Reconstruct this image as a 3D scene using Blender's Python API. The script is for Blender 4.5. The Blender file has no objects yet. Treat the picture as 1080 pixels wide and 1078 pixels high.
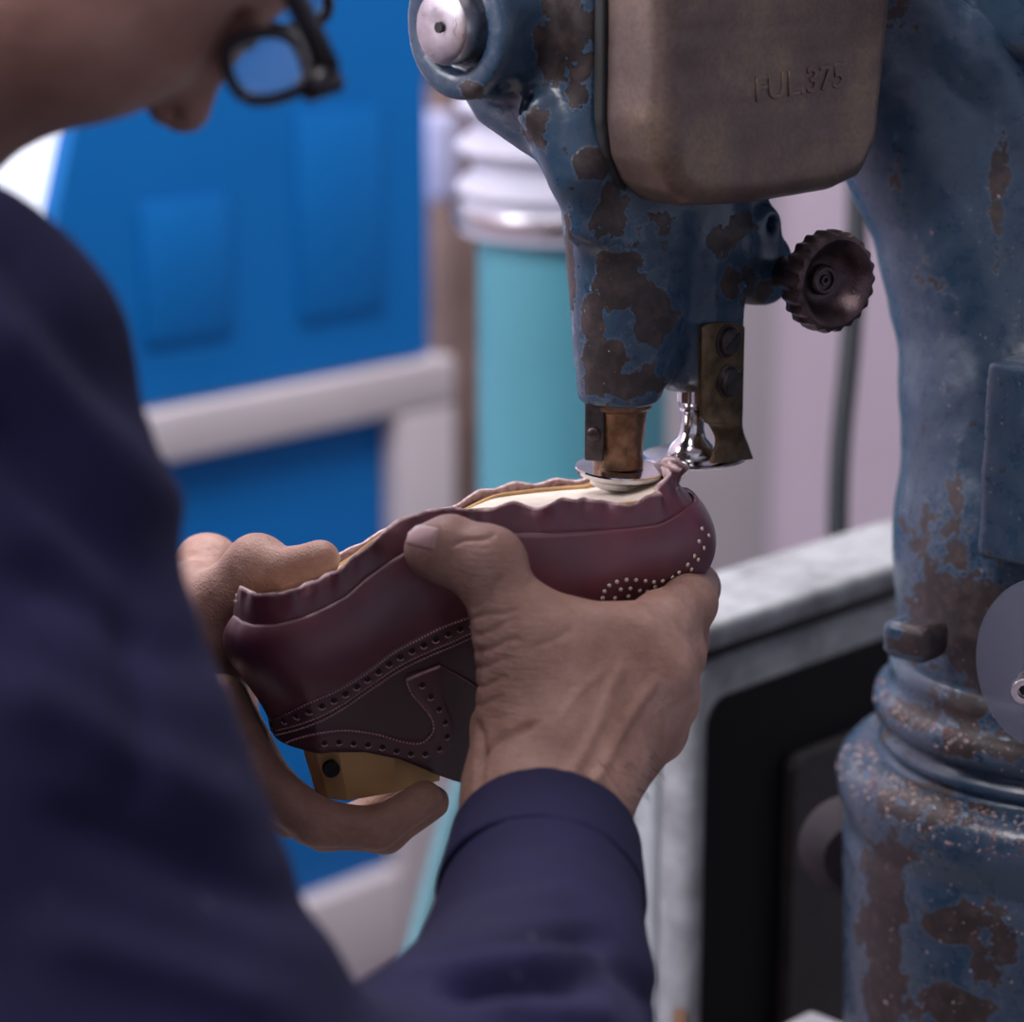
import bpy, bmesh, math, random
import numpy as np
from mathutils import Vector, Matrix
from mathutils.bvhtree import BVHTree

random.seed(7)
SC = bpy.context.scene
COL = SC.collection
PI = math.pi

# ------------------------------------------------------------------ camera
F = 2600.0
PITCH = math.radians(15)
CAM = np.array([0.0, 0.0, 1.45])
RGT = np.array([1.0, 0, 0])
FWD = np.array([0, math.cos(PITCH), -math.sin(PITCH)])
UPV = np.array([0, math.sin(PITCH), math.cos(PITCH)])

def P(px, py, d):
    """photo pixel + distance -> point in the room"""
    return CAM + RGT * ((px - 540) / F * d) + UPV * (-(py - 539) / F * d) + FWD * d

def ray(px, py):
    return P(px, py, 1.0) - CAM

cam_d = bpy.data.cameras.new('camera')
cam_d.sensor_width = 36
cam_d.lens = F * 36 / 1080
cam_d.clip_start = 0.05
cam_d.dof.use_dof = True
cam_d.dof.focus_distance = 1.02
cam_d.dof.aperture_fstop = cam_d.lens / 17.0
cam_o = bpy.data.objects.new('camera', cam_d)
COL.objects.link(cam_o)
cam_o.location = CAM
cam_o.rotation_euler = (PI / 2 - PITCH, 0, 0)
SC.camera = cam_o

# machine axes
A_ = np.array([math.sqrt(.5), math.sqrt(.5), 0])
B_ = np.array([math.sqrt(.5), -math.sqrt(.5), 0])
Z_ = np.array([0, 0, 1.0])
O_ = P(652, 492, 1.05)

def loc(p):
    q = np.asarray(p) - O_
    return np.array([q @ A_, q @ B_, q[2]])
def wld(q):
    q = np.asarray(q, float)
    return O_ + q[..., 0:1] * A_ + q[..., 1:2] * B_ + q[..., 2:3] * Z_
def LD(px, py, d): return loc(P(px, py, d))
def _pl(px, py, n, v):
    r = ray(px, py)
    t = (v - (CAM - O_) @ n) / (r @ n)
    return loc(CAM + r * t)
def LA(px, py, a): return _pl(px, py, A_, a)
def LB(px, py, b): return _pl(px, py, B_, b)

def plane_hit(px, py, p0, n):
    r = ray(px, py)
    return CAM + r * (((np.asarray(p0) - CAM) @ n) / (r @ n))

# ------------------------------------------------------------------ materials
def srgb(r, g, b):
    f = lambda c: ((c / 255 + .055) / 1.055) ** 2.4 if c > 10 else c / 255 / 12.92
    return (f(r), f(g), f(b), 1)

class NT:
    def __init__(s, name):
        s.m = bpy.data.materials.new(name); s.m.use_nodes = True
        s.t = s.m.node_tree; s.b = s.t.nodes['Principled BSDF']
    def n(s, kind, **kw):
        x = s.t.nodes.new(kind)
        for k, v in kw.items():
            if k.startswith('i_'):
                key = k[2:]
                key = int(key) if key.isdigit() else key.replace('_', ' ')
                x.inputs[key].default_value = v
            else: setattr(x, k, v)
        return x
    def l(s, a, b): s.t.links.new(a, b)
    def coord(s, scale=(1, 1, 1)):
        tc = s.n('ShaderNodeTexCoord'); mp = s.n('ShaderNodeMapping')
        mp.inputs['Scale'].default_value = scale
        s.l(tc.outputs['Object'], mp.inputs['Vector']); return mp.outputs['Vector']
    def noise(s, scale, detail=4, rough=.55, vec=None, dist=0):
        x = s.n('ShaderNodeTexNoise'); x.inputs['Scale'].default_value = scale
        x.inputs['Detail'].default_value = detail; x.inputs['Roughness'].default_value = rough
        x.inputs['Distortion'].default_value = dist
        s.l(vec if vec is not None else s.coord(), x.inputs['Vector']); return x.outputs['Fac']
    def ramp(s, fac, stops, interp='LINEAR'):
        x = s.n('ShaderNodeValToRGB'); x.color_ramp.interpolation = interp
        e = x.color_ramp.elements
        while len(e) < len(stops): e.new(0.5)
        for k, (p, c) in enumerate(stops):
            e[k].position = p; e[k].color = c if len(c) == 4 else (*c, 1)
        s.l(fac, x.inputs['Fac']); return x.outputs['Color']
    def mix(s, fac, a, b):
        x = s.n('ShaderNodeMix', data_type='RGBA')
        for sock, v in ((x.inputs[0], fac), (x.inputs[6], a), (x.inputs[7], b)):
            if hasattr(v, 'is_output') or hasattr(v, 'links'): s.l(v, sock)
            else: sock.default_value = v
        return x.outputs[2]
    def math(s, op, a, b=0.0, clamp=False):
        x = s.n('ShaderNodeMath', operation=op); x.use_clamp = clamp
        for sock, v in ((x.inputs[0], a), (x.inputs[1], b)):
            if hasattr(v, 'links'): s.l(v, sock)
            else: sock.default_value = v
        return x.outputs[0]
    def attr(s, name):
        x = s.n('ShaderNodeAttribute'); x.attribute_name = name; return x.outputs['Fac']
    def bump(s, h, strength=.3, dist=.001, prev=None):
        x = s.n('ShaderNodeBump'); x.inputs['Strength'].default_value = strength
        x.inputs['Distance'].default_value = dist; s.l(h, x.inputs['Height'])
        if prev is not None: s.l(prev, x.inputs['Normal'])
        return x.outputs['Normal']
    def set(s, **kw):
        for k, v in kw.items():
            key = k.replace('_', ' ')
            if hasattr(v, 'links'): s.l(v, s.b.inputs[key])
            else: s.b.inputs[key].default_value = v
        return s.m

def simple(name, col, rough=.6, metal=0.0, var=.15, scale=40, bump=0.0):
    t = NT(name)
    nz = t.noise(scale, 5)
    dark = tuple(c * (1 - var) for c in col[:3]) + (1,); lite = tuple(min(1, c * (1 + var)) for c in col[:3]) + (1,)
    c = t.ramp(nz, [(.3, dark), (.7, lite)])
    r = t.math('MULTIPLY_ADD', nz, .2); r.node.inputs[2].default_value = rough - .1
    t.set(Base_Color=c, Roughness=r, Metallic=metal)
    if bump: t.set(Normal=t.bump(t.noise(scale * 6, 4), bump, .001))
    return t.m

# ------------------------------------------------------------------ objects
def link(o, parent=None):
    COL.objects.link(o)
    if parent is not None: o.parent = parent
    return o
def mesh_obj(name, verts, faces, mat, parent=None, smooth=True, attrs=None, origin=None):
    me = bpy.data.meshes.new(name)
    v = np.asarray(verts, float)
    if origin is not None: v = v - np.asarray(origin)
    me.from_pydata(v.tolist(), [], [list(map(int, f)) for f in faces])
    if smooth: me.polygons.foreach_set('use_smooth', [True] * len(me.polygons))
    for m in (mat if isinstance(mat, (list, tuple)) else [mat]):
        me.materials.append(m)
    if attrs:
        for k, arr in attrs.items():
            at = me.attributes.new(k, 'FLOAT', 'POINT')
            at.data.foreach_set('value', np.asarray(arr, np.float32))
    me.update()
    o = bpy.data.objects.new(name, me)
    if origin is not None: o.location = Vector(origin)
    return link(o, parent)
def bm_obj(name, bm, mat, parent=None, smooth=False):
    me = bpy.data.meshes.new(name); bm.to_mesh(me); bm.free()
    if smooth: me.polygons.foreach_set('use_smooth', [True] * len(me.polygons))
    me.materials.append(mat)
    return link(bpy.data.objects.new(name, me), parent)
def empty(name, p=(0, 0, 0)):
    """a thing's base; parts are modelled in world space so the empty sits at the origin of its own parts"""
    o = bpy.data.objects.new(name, None); o.empty_display_size = .05
    return link(o)
def tag(o, label=None, cat=None, group=None, kind=None):
    if label: o['label'] = label
    if cat: o['category'] = cat
    if group: o['group'] = group
    if kind: o['kind'] = kind
    return o

def frame(n):
    n = np.asarray(n, float); n = n / np.linalg.norm(n)
    h = np.array([0, 0, 1.0]) if abs(n[2]) < .9 else np.array([1.0, 0, 0])
    u = np.cross(h, n); u /= np.linalg.norm(u)
    return u, np.cross(n, u), n

def lathe_v(prof, c, axis=(0, 0, 1), seg=64, rfun=None, arc=None):
    u, v, n = frame(axis); c = np.asarray(c, float)
    vs = []; fs = []
    for (r, h) in prof:
        for k in range(seg):
            t = 2 * PI * k / seg
            rr = r * (rfun(t, r, h) if rfun else 1)
            vs.append(c + u * rr * math.cos(t) + v * rr * math.sin(t) + n * h)
    for i in range(len(prof) - 1):
        for k in range(seg):
            a = i * seg + k; b = i * seg + (k + 1) % seg
            fs.append((a, b, b + seg, a + seg))
    if prof[0][0] > 1e-6: fs.append(tuple(reversed(range(seg))))
    if prof[-1][0] > 1e-6: fs.append(tuple(range((len(prof) - 1) * seg, len(prof) * seg)))
    return np.array(vs), fs
def lathe(name, prof, c, mat, parent=None, axis=(0, 0, 1), seg=64, rfun=None, smooth=True):
    v, f = lathe_v(prof, c, axis, seg, rfun)
    o = mesh_obj(name, v, f, mat, parent, smooth)
    if smooth: sharp(o)
    return o
def sharp(o, ang=35):
    me = o.data
    bm = bmesh.new(); bm.from_mesh(me)
    for e in bm.edges:
        if len(e.link_faces) == 2 and e.calc_face_angle(0) > math.radians(ang): e.smooth = False
    bm.to_mesh(me); bm.free()

def box_bm(bm, c, ax, half, bev=0.0, seg=2):
    """box centred at c with axes ax (3 vectors) and half sizes"""
    r = bmesh.ops.create_cube(bm, size=2)
    vs = r['verts']
    m = Matrix([[ax[j][i] * half[j] for j in range(3)] + [c[i]] for i in range(3)] + [[0, 0, 0, 1]])
    bmesh.ops.transform(bm, matrix=m, verts=vs)
    if bev:
        es = list({e for v in vs for e in v.link_edges})
        bmesh.ops.bevel(bm, geom=es, offset=bev, segments=seg, profile=.5, affect='EDGES')
def box(name, c, ax, half, mat, parent=None, bev=0.0, seg=3):
    bm = bmesh.new(); box_bm(bm, c, ax, half, bev, seg)
    bmesh.ops.recalc_face_normals(bm, faces=bm.faces)
    o = bm_obj(name, bm, mat, parent, smooth=bev > 0)
    if bev > 0: sharp(o, 50)
    return o
ABZ = (A_, B_, Z_)

def tube_v(pts, rad, seg=12, closed=False):
    pts = np.asarray(pts, float); n = len(pts)
    rad = np.full(n, rad) if np.isscalar(rad) else np.asarray(rad)
    vs = []; fs = []; pu = None
    for i in range(n):
        if closed: t = pts[(i + 1) % n] - pts[i - 1]
        else: t = pts[min(i + 1, n - 1)] - pts[max(i - 1, 0)]
        t = t / (np.linalg.norm(t) + 1e-12)
        if pu is None: u = frame(t)[0]
        else:
            u = pu - t * (pu @ t); u /= np.linalg.norm(u) + 1e-12
        pu = u; w = np.cross(t, u)
        for k in range(seg):
            a = 2 * PI * k / seg
            vs.append(pts[i] + (u * math.cos(a) + w * math.sin(a)) * rad[i])
    m = n if closed else n - 1
    for i in range(m):
        for k in range(seg):
            a = i * seg + k; b = i * seg + (k + 1) % seg
            c = ((i + 1) % n) * seg + (k + 1) % seg; d = ((i + 1) % n) * seg + k
            fs.append((a, b, c, d))
    if not closed:
        fs.append(tuple(reversed(range(seg)))); fs.append(tuple(range((n - 1) * seg, n * seg)))
    return np.array(vs), fs
def tube(name, pts, rad, mat, parent=None, seg=12, closed=False):
    v, f = tube_v(pts, rad, seg, closed); return mesh_obj(name, v, f, mat, parent)
def spline(pts, n=40):
    """Catmull-Rom through pts"""
    p = np.asarray(pts, float); p = np.vstack([2 * p[0] - p[1], p, 2 * p[-1] - p[-2]])
    m = len(p) - 3; out = []
    for i in range(n):
        t = i / (n - 1) * m; k = min(int(t), m - 1); t -= k
        a, b, c, d = p[k:k + 4]
        out.append(.5 * ((2 * b) + (c - a) * t + (2 * a - 5 * b + 4 * c - d) * t * t + (3 * b - a - 3 * c + d) * t ** 3))
    return np.array(out)
class Acc:
    def __init__(s): s.v = []; s.f = []; s.n = 0
    def add(s, v, f):
        s.v.append(np.asarray(v)); s.f += [tuple(i + s.n for i in q) for q in f]; s.n += len(v)
    def obj(s, name, mat, parent=None, smooth=True): return mesh_obj(name, np.vstack(s.v), s.f, mat, parent, smooth)

# ------------------------------------------------------------------ value noise
_rs = np.random.RandomState(5)
_tab = _rs.rand(32, 32, 32).astype(np.float32)
def vnoise(p, scale, seed=0):
    q = np.asarray(p) * scale + seed * 7.31
    i = np.floor(q).astype(int); f = q - i; f = f * f * (3 - 2 * f)
    g = lambda a, b, c: _tab[(i[..., 0] + a) & 31, (i[..., 1] + b) & 31, (i[..., 2] + c) & 31]
    x0 = g(0, 0, 0) * (1 - f[..., 0]) + g(1, 0, 0) * f[..., 0]
    x1 = g(0, 1, 0) * (1 - f[..., 0]) + g(1, 1, 0) * f[..., 0]
    x2 = g(0, 0, 1) * (1 - f[..., 0]) + g(1, 0, 1) * f[..., 0]
    x3 = g(0, 1, 1) * (1 - f[..., 0]) + g(1, 1, 1) * f[..., 0]
    y0 = x0 * (1 - f[..., 1]) + x1 * f[..., 1]; y1 = x2 * (1 - f[..., 1]) + x3 * f[..., 1]
    return (y0 * (1 - f[..., 2]) + y1 * f[..., 2]) * 2 - 1
def fbm(p, scale, octv=3, seed=0):
    r = 0; a = 1; s = 0
    for k in range(octv):
        r = r + a * vnoise(p, scale * 2 ** k, seed + k); s += a; a *= .5
    return r / s

# ------------------------------------------------------------------ distance-field solids
def smin(a, b, k):
    if k <= 0: return np.minimum(a, b)
    h = np.clip(.5 + .5 * (b - a) / k, 0, 1)
    return b + (a - b) * h - k * h * (1 - h)
def smax(a, b, k): return -smin(-a, -b, k)
def cone(p, a, b, r1, r2):
    a = np.asarray(a, float); b = np.asarray(b, float); ba = b - a
    h = np.clip(((p - a) @ ba) / (ba @ ba), 0, 1)
    return np.linalg.norm(p - a - h[..., None] * ba, axis=-1) - (r1 + (r2 - r1) * h)
def sph(p, c, r): return np.linalg.norm(p - np.asarray(c), axis=-1) - r
def ell(p, c, R, ax=None):
    q = p - np.asarray(c)
    if ax is not None: q = np.stack([q @ np.asarray(x) for x in ax], -1)
    R = np.asarray(R); k0 = np.linalg.norm(q / R, axis=-1); k1 = np.linalg.norm(q / (R * R), axis=-1)
    return k0 * (k0 - 1) / np.maximum(k1, 1e-6)
def rbox(p, c, half, r, ax=None):
    q = p - np.asarray(c)
    if ax is not None: q = np.stack([q @ np.asarray(x) for x in ax], -1)
    q = np.abs(q) - (np.asarray(half) - r)
    return np.linalg.norm(np.maximum(q, 0), axis=-1) + np.minimum(q.max(-1), 0) - r
def cyl(p, a, b, r, rd=.001):
    a = np.asarray(a, float); b = np.asarray(b, float); ba = b - a; L = np.linalg.norm(ba); n = ba / L
    q = p - (a + b) / 2; h = q @ n; rr = np.linalg.norm(q - h[..., None] * n, axis=-1)
    x = rr - (r - rd); y = np.abs(h) - (L / 2 - rd)
    return np.sqrt(np.maximum(x, 0) ** 2 + np.maximum(y, 0) ** 2) + np.minimum(np.maximum(x, y), 0) - rd
def poly2(x, y, pts):
    pts = [np.asarray(q, float) for q in pts]; n = len(pts)
    d = np.full(x.shape, 1e9, x.dtype); s = np.ones(x.shape, bool)
    for i in range(n):
        a = pts[i]; b = pts[i - 1]; e = b - a
        wx = x - a[0]; wy = y - a[1]
        t = np.clip((wx * e[0] + wy * e[1]) / (e @ e), 0, 1)
        d = np.minimum(d, (wx - e[0] * t) ** 2 + (wy - e[1] * t) ** 2)
        c1 = y >= a[1]; c2 = y < b[1]; c3 = e[0] * wy > e[1] * wx
        s ^= (c1 & c2 & c3) | (~c1 & ~c2 & ~c3)
    return np.sqrt(d) * np.where(s, 1, -1)
def extrude(p, ij, k, pts, lo, hi, rd):
    """polygon pts in axes ij, extruded on axis k from lo to hi, edges rounded"""
    d2 = poly2(p[..., ij[0]], p[..., ij[1]], pts) + rd
    w = np.abs(p[..., k] - (lo + hi) / 2) - (hi - lo) / 2 + rd
    return np.sqrt(np.maximum(d2, 0) ** 2 + np.maximum(w, 0) ** 2) + np.minimum(np.maximum(d2, w), 0) - rd

def sdf_mesh(fn, lo, hi, h):
    """surface nets of fn(points)->distance in the box lo..hi, cell h"""
    lo = np.asarray(lo, float); hi = np.asarray(hi, float)
    n = np.ceil((hi - lo) / h).astype(int) + 1
    xs = [lo[k] + h * np.arange(n[k]) for k in range(3)]
    D = np.empty(n, np.float32)
    step = max(1, int(900000 // (n[1] * n[2])))
    for i in range(0, n[0], step):
        g = np.stack(np.meshgrid(xs[0][i:i + step], xs[1], xs[2], indexing='ij'), -1).astype(np.float32)
        D[i:i + step] = fn(g)
    D[0] = D[-1] = np.maximum(1e-4, D[0]); D[:, 0] = np.maximum(1e-4, D[:, 0]); D[:, -1] = np.maximum(1e-4, D[:, -1])
    D[-1] = 1e-3; D[0] = 1e-3; D[:, :, 0] = 1e-3; D[:, :, -1] = 1e-3; D[:, 0] = 1e-3; D[:, -1] = 1e-3
    S = D < 0
    cs = [S[a:n[0] - 1 + a, b:n[1] - 1 + b, c:n[2] - 1 + c] for a in (0, 1) for b in (0, 1) for c in (0, 1)]
    cnt = sum(c.astype(np.int8) for c in cs)
    act = np.argwhere((cnt > 0) & (cnt < 8))
    idx = -np.ones((n[0] - 1, n[1] - 1, n[2] - 1), np.int64)
    idx[act[:, 0], act[:, 1], act[:, 2]] = np.arange(len(act))
    acc = np.zeros((len(act), 3)); num = np.zeros(len(act))
    offs = [(a, b, c) for a in (0, 1) for b in (0, 1) for c in (0, 1)]
    for o1 in offs:
        for k in range(3):
            if o1[k]: continue
            o2 = list(o1); o2[k] = 1
            v1 = D[act[:, 0] + o1[0], act[:, 1] + o1[1], act[:, 2] + o1[2]]
            v2 = D[act[:, 0] + o2[0], act[:, 1] + o2[1], act[:, 2] + o2[2]]
            m = (v1 < 0) != (v2 < 0)
            t = np.where(m, v1 / np.where(m, v1 - v2, 1), 0)
            q = np.tile(np.array(o1, float), (len(act), 1)); q[:, k] += t
            acc[m] += q[m]; num[m] += 1
    V = lo + (act + acc / num[:, None]) * h
    Fs = []
    for k in range(3):
        i, j = [(1, 2), (2, 0), (0, 1)][k]
        sl1 = [slice(0, None)] * 3; sl2 = [slice(0, None)] * 3
        sl1[k] = slice(0, n[k] - 1); sl2[k] = slice(1, n[k])
        ch = S[tuple(sl1)] != S[tuple(sl2)]
        e = np.argwhere(ch)
        e = e[(e[:, i] > 0) & (e[:, j] > 0) & (e[:, i] < n[i] - 1) & (e[:, j] < n[j] - 1)]
        fl = S[tuple(sl1)][e[:, 0], e[:, 1], e[:, 2]]
        def g(di, dj):
            q = e.copy(); q[:, i] -= di; q[:, j] -= dj
            return idx[q[:, 0], q[:, 1], q[:, 2]]
        quad = np.stack([g(1, 1), g(0, 1), g(0, 0), g(1, 0)], 1)
        quad[~fl] = quad[~fl][:, ::-1]
        Fs.append(quad)
    return V, np.vstack(Fs)
def vnormals(V, Fc):
    a, b, c, d = (V[Fc[:, k]] for k in range(4))
    nn = np.cross(c - a, d - b); N = np.zeros_like(V)
    for k in range(4): np.add.at(N, Fc[:, k], nn)
    return N / (np.linalg.norm(N, axis=1, keepdims=True) + 1e-12)
def relax(V, Fc, it=2, lam=.5):
    for _ in range(it):
        S = np.zeros_like(V); C = np.zeros(len(V))
        for k in range(4):
            np.add.at(S, Fc[:, k], V[Fc[:, (k + 1) % 4]]); np.add.at(C, Fc[:, k], 1)
            np.add.at(S, Fc[:, k], V[Fc[:, (k + 3) % 4]]); np.add.at(C, Fc[:, k], 1)
        V = V * (1 - lam) + lam * S / C[:, None]
    return V
def blob(px, py, pts, soft):
    pass
def project(V):
    q = V - CAM; d = q @ FWD
    return 540 + F * (q @ RGT) / d, 539 - F * (q @ UPV) / d, d
# ================================================================== MATERIALS
def mat_paint(name, base=(.020, .047, .088), thr=.62):
    t = NT(name)
    v = t.coord()
    big = t.noise(22, 6, .62, v, .4); mid = t.noise(120, 5, .6, v); fine = t.noise(650, 3, .6, v)
    wear = t.attr('wear')
    s = t.math('MULTIPLY_ADD', big, .55); s.node.inputs[2].default_value = 0
    s2 = t.math('MULTIPLY_ADD', mid, .45); t.l(s, s2.node.inputs[2])
    s3 = t.math('MULTIPLY_ADD', wear, .27); t.l(s2, s3.node.inputs[2])
    chip = t.ramp(s3, [(thr, (0, 0, 0)), (thr + .015, (1, 1, 1))])
    edge = t.ramp(s3, [(thr - .03, (0, 0, 0)), (thr - .012, (1, 1, 1)), (thr, (1, 1, 1)), (thr + .01, (0, 0, 0))])
    blue = t.mix(big, (base[0] * .62, base[1] * .66, base[2] * .68, 1), (base[0] * 1.35, base[1] * 1.3, base[2] * 1.22, 1))
    blue2 = t.mix(t.ramp(mid, [(.35, (0, 0, 0)), (.75, (.55, .55, .55))]), blue, (.05, .075, .11, 1))
    rust = t.ramp(mid, [(.3, (.008, .006, .007)), (.5, (.022, .014, .014)), (.7, (.052, .036, .036))])
    c = t.mix(t.math('MULTIPLY', edge, .14), blue2, (.16, .24, .33, 1))
    c = t.mix(chip, c, rust)
    pits = t.ramp(t.noise(170, 2, .5, v), [(.69, (0, 0, 0)), (.72, (1, 1, 1))])
    c = t.mix(pits, c, (.018, .015, .02, 1))
    sp = t.ramp(fine, [(.71, (0, 0, 0)), (.75, (1, 1, 1))])
    spk = t.math('MULTIPLY', sp, t.ramp(t.noise(15, 2, .5, v), [(.42, (0, 0, 0)), (.62, (1, 1, 1))]))
    c = t.mix(spk, c, (.33, .27, .28, 1))
    r = t.mix(chip, t.ramp(mid, [(.3, (.22, .22, .22)), (.7, (.40, .40, .40))]), (.55, .55, .55, 1))
    h = t.math('SUBTRACT', mid, t.math('MULTIPLY', chip, 1.2))
    t.set(Base_Color=c, Roughness=r, Normal=t.bump(t.math('ADD', h, t.math('MULTIPLY', big, 1.5)), .32, .0014), Specular_IOR_Level=.55)
    return t.m
M = {}
M['paint'] = mat_paint('worn_blue_paint')
def mat_brass():
    t = NT('tarnished_brass'); v = t.coord()
    n1 = t.noise(26, 5, .6, v); n2 = t.noise(14, 4, .5, t.coord((1, 1, 14)))
    nf = t.noise(500, 3, .6, v)
    c = t.ramp(n1, [(.3, (.10, .066, .060)), (.5, (.135, .092, .080)), (.68, (.20, .14, .095))])
    c = t.mix(t.ramp(nf, [(.35, (.25, .25, .25)), (.6, (0, 0, 0))]), c, (.03, .02, .02, 1))
    t.set(Base_Color=c, Metallic=.45, Roughness=t.ramp(n2, [(.3, (.36, .36, .36)), (.7, (.5, .5, .5))]), Normal=t.bump(t.noise(300, 4, .6, v), .12, .0005))
    return t.m
M['brass'] = mat_brass()
M['bracket_brass'] = simple('dark_brass', (.12, .08, .045, 1), .38, .85, .5, 160, .15)
M['bronze'] = simple('bronze_sleeve', (.20, .115, .07, 1), .36, .85, .45, 200, .2)
M['iron'] = simple('dark_iron', (.055, .045, .047, 1), .42, .75, .5, 180, .25)
M['knob'] = simple('brown_iron', (.075, .052, .056, 1), .36, .8, .5, 130, .25)
M['chrome'] = simple('polished_steel', (.62, .61, .62, 1), .14, 1.0, .08, 90, .03)
M['steel'] = simple('turned_steel', (.5, .47, .48, 1), .3, 1.0, .15, 200, .08)
M['black'] = simple('black_hollow', (.008, .008, .009, 1), .7)
def mat_guard():
    t = NT('frosted_plastic')
    t.set(Base_Color=(.10, .11, .16, 1), Roughness=.5, Alpha=.6)
    return t.m
M['guard'] = mat_guard()

# ================================================================== MACHINE
machine = empty('trimming_machine')
tag(machine, 'worn blue cast-iron leather trimming machine beside the worker, brass covered head over the shoe', 'machine')

blobs = [(640, 230, 22, 36, .9), (650, 290, 34, 40, .9), (688, 325, 26, 30, .8), (625, 350, 12, 60, .9), (640, 390, 24, 30, .9),
         (660, 405, 55, 16, .9), (625, 175, 20, 16, 1), (600, 30, 30, 60, .75), (610, 90, 18, 30, .6), (690, 240, 20, 20, .6),
         (600, 280, 7, 70, .7), (735, 415, 22, 16, .8), (755, 255, 18, 22, .7), (780, 300, 26, 24, .8), (780, 240, 20, 14, .7),
         (1050, 230, 8, 60, .5), (1060, 180, 6, 30, .4), (945, 165, 9, 36, .5), (985, 575, 40, 60, .42), (1010, 660, 60, 70, .75),
         (985, 760, 60, 26, .85), (1040, 790, 70, 14, .9), (960, 900, 60, 20, .7), (930, 990, 24, 95, 1.0), (1010, 975, 26, 24, 1),
         (1050, 1000, 30, 45, .8), (1010, 1065, 45, 22, 1), (965, 850, 70, 26, .7), (1010, 540, 18, 60, .5), (500, 95, 16, 10, .8), (565, 130, 14, 22, .7)]
def wear_of(V):
    px, py, _ = project(V)
    nz = fbm(V, 70, 3, 3) * .6
    w = np.zeros(len(V))
    for (x, y, rx, ry, s) in blobs:
        q = np.sqrt(((px - x) / rx) ** 2 + ((py - y) / ry) ** 2)
        w = np.maximum(w, s * np.clip(1.5 - q + nz, 0, 1))
    return w

# ---- head casting
arc = [(455, -30), (458, 40), (474, 92), (498, 130), (540, 160), (578, 185)]
prof = [tuple(LA(x, y, -.035)[1:]) for x, y in arc]
prof = [(prof[0][0], .27)] + prof + [(0.0, .100), (.0125, .100), (.0125, .27)]
lobe_c = LB(795, 283, .004)
hole_c = LA(567, 118, -.040)
hx = np.array([-.62, -.50, .60]); hx /= np.linalg.norm(hx)
boss_c = LA(478, 28, -.062)
def head_fn(p):
    d = extrude(p, (1, 2), 0, prof, -.035, .085, .007)
    d = smin(d, cone(p, (.002, -.001, .13), (0, 0, .03), .0275, .0175), .012)
    d = smin(d, cone(p, (.022, .000, .125), (.020, .0, .050), .022, .015), .014)
    d = smin(d, cone(p, (.042, .003, .13), (.039, .004, .036), .021, .0125), .010)
    d = smin(d, rbox(p, (.044, .010, .066), (.014, .012, .034), .005), .008)
    d = smin(d, cone(p, (.040, .0, .092), lobe_c + np.array([-.006, 0, .004]), .020, .017), .012)
    d = smin(d, cyl(p, lobe_c + np.array([0, -.012, 0]), lobe_c + np.array([0, .012, 0]), .0155, .004), .005)
    d = smin(d, cyl(p, lobe_c + np.array([-.004, -.006, .022]), lobe_c + np.array([-.004, .012, .019]), .0085, .003), .006)
    d = smin(d, cone(p, hole_c + np.array([.010, .012, -.022]), hole_c, .011, .0085), .012)
    d = smin(d, cyl(p, boss_c + np.array([.04, 0, 0]), boss_c, .0295, .004), .006)
    # flat underside of the lower body
    d = smax(d, .0285 - p[..., 2], .003)
    # bores
    d = smax(d, -cyl(p, hole_c + hx * .02, hole_c - hx * .02, .0048, .0005), .0015)
    d = smax(d, -cyl(p, lobe_c + np.array([-.004, .004, .021]), lobe_c + np.array([-.004, .02, .021]), .0035, .0005), .001)
    d = smax(d, -cyl(p, boss_c + np.array([.006, 0, 0]), boss_c + np.array([-.01, 0, 0]), .0185, .0005), .0015)
    return d
def local_sdf(name, fn, lo, hi, h, mat, parent, disp=0, wear=True, rel=1):
    V, Fc = sdf_mesh(fn, lo, hi, h)
    V = relax(V, Fc, rel)
    W = wld(V)
    if disp:
        N = vnormals(W, Fc); W = W + N * (fbm(V, 60, 3, 9) * disp)[:, None]
    att = {'wear': wear_of(W)} if wear else None
    # object origin at the machine axis so that object coordinates stay small and real
    return mesh_obj(name, W, Fc, mat, parent, attrs=att)
head = local_sdf('head_casting', head_fn, (-.085, -.10, .02), (.14, .05, .255), .0016, M['paint'], machine, .0006)

# round end cap on the boss
def part_lathe(name, prof, c_local, ax_local, mat, parent=machine, seg=64, rfun=None):
    c = wld(c_local); ax = ax_local[0] * A_ + ax_local[1] * B_ + ax_local[2] * Z_
    return lathe(name, prof, c, mat, parent, ax, seg, rfun)
cap = part_lathe('shaft_cap', [(.0, .0115), (.0022, .0115), (.0024, .013), (.012, .0135), (.0145, .0125), (.015, .011), (.015, -.01), (0, -.01)],
                 boss_c + np.array([.006, 0, 0]), (-1, 0, 0), M['steel'])
tag(cap, 'silver turned steel cap')
part_lathe('centre_hole', [(0, .0002), (.0022, .0002), (.0022, -.001), (0, -.001)], boss_c + np.array([-.0075, 0, 0]) + np.array([-.0006, 0, 0]), (-1, 0, 0), M['black'], cap)

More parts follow.
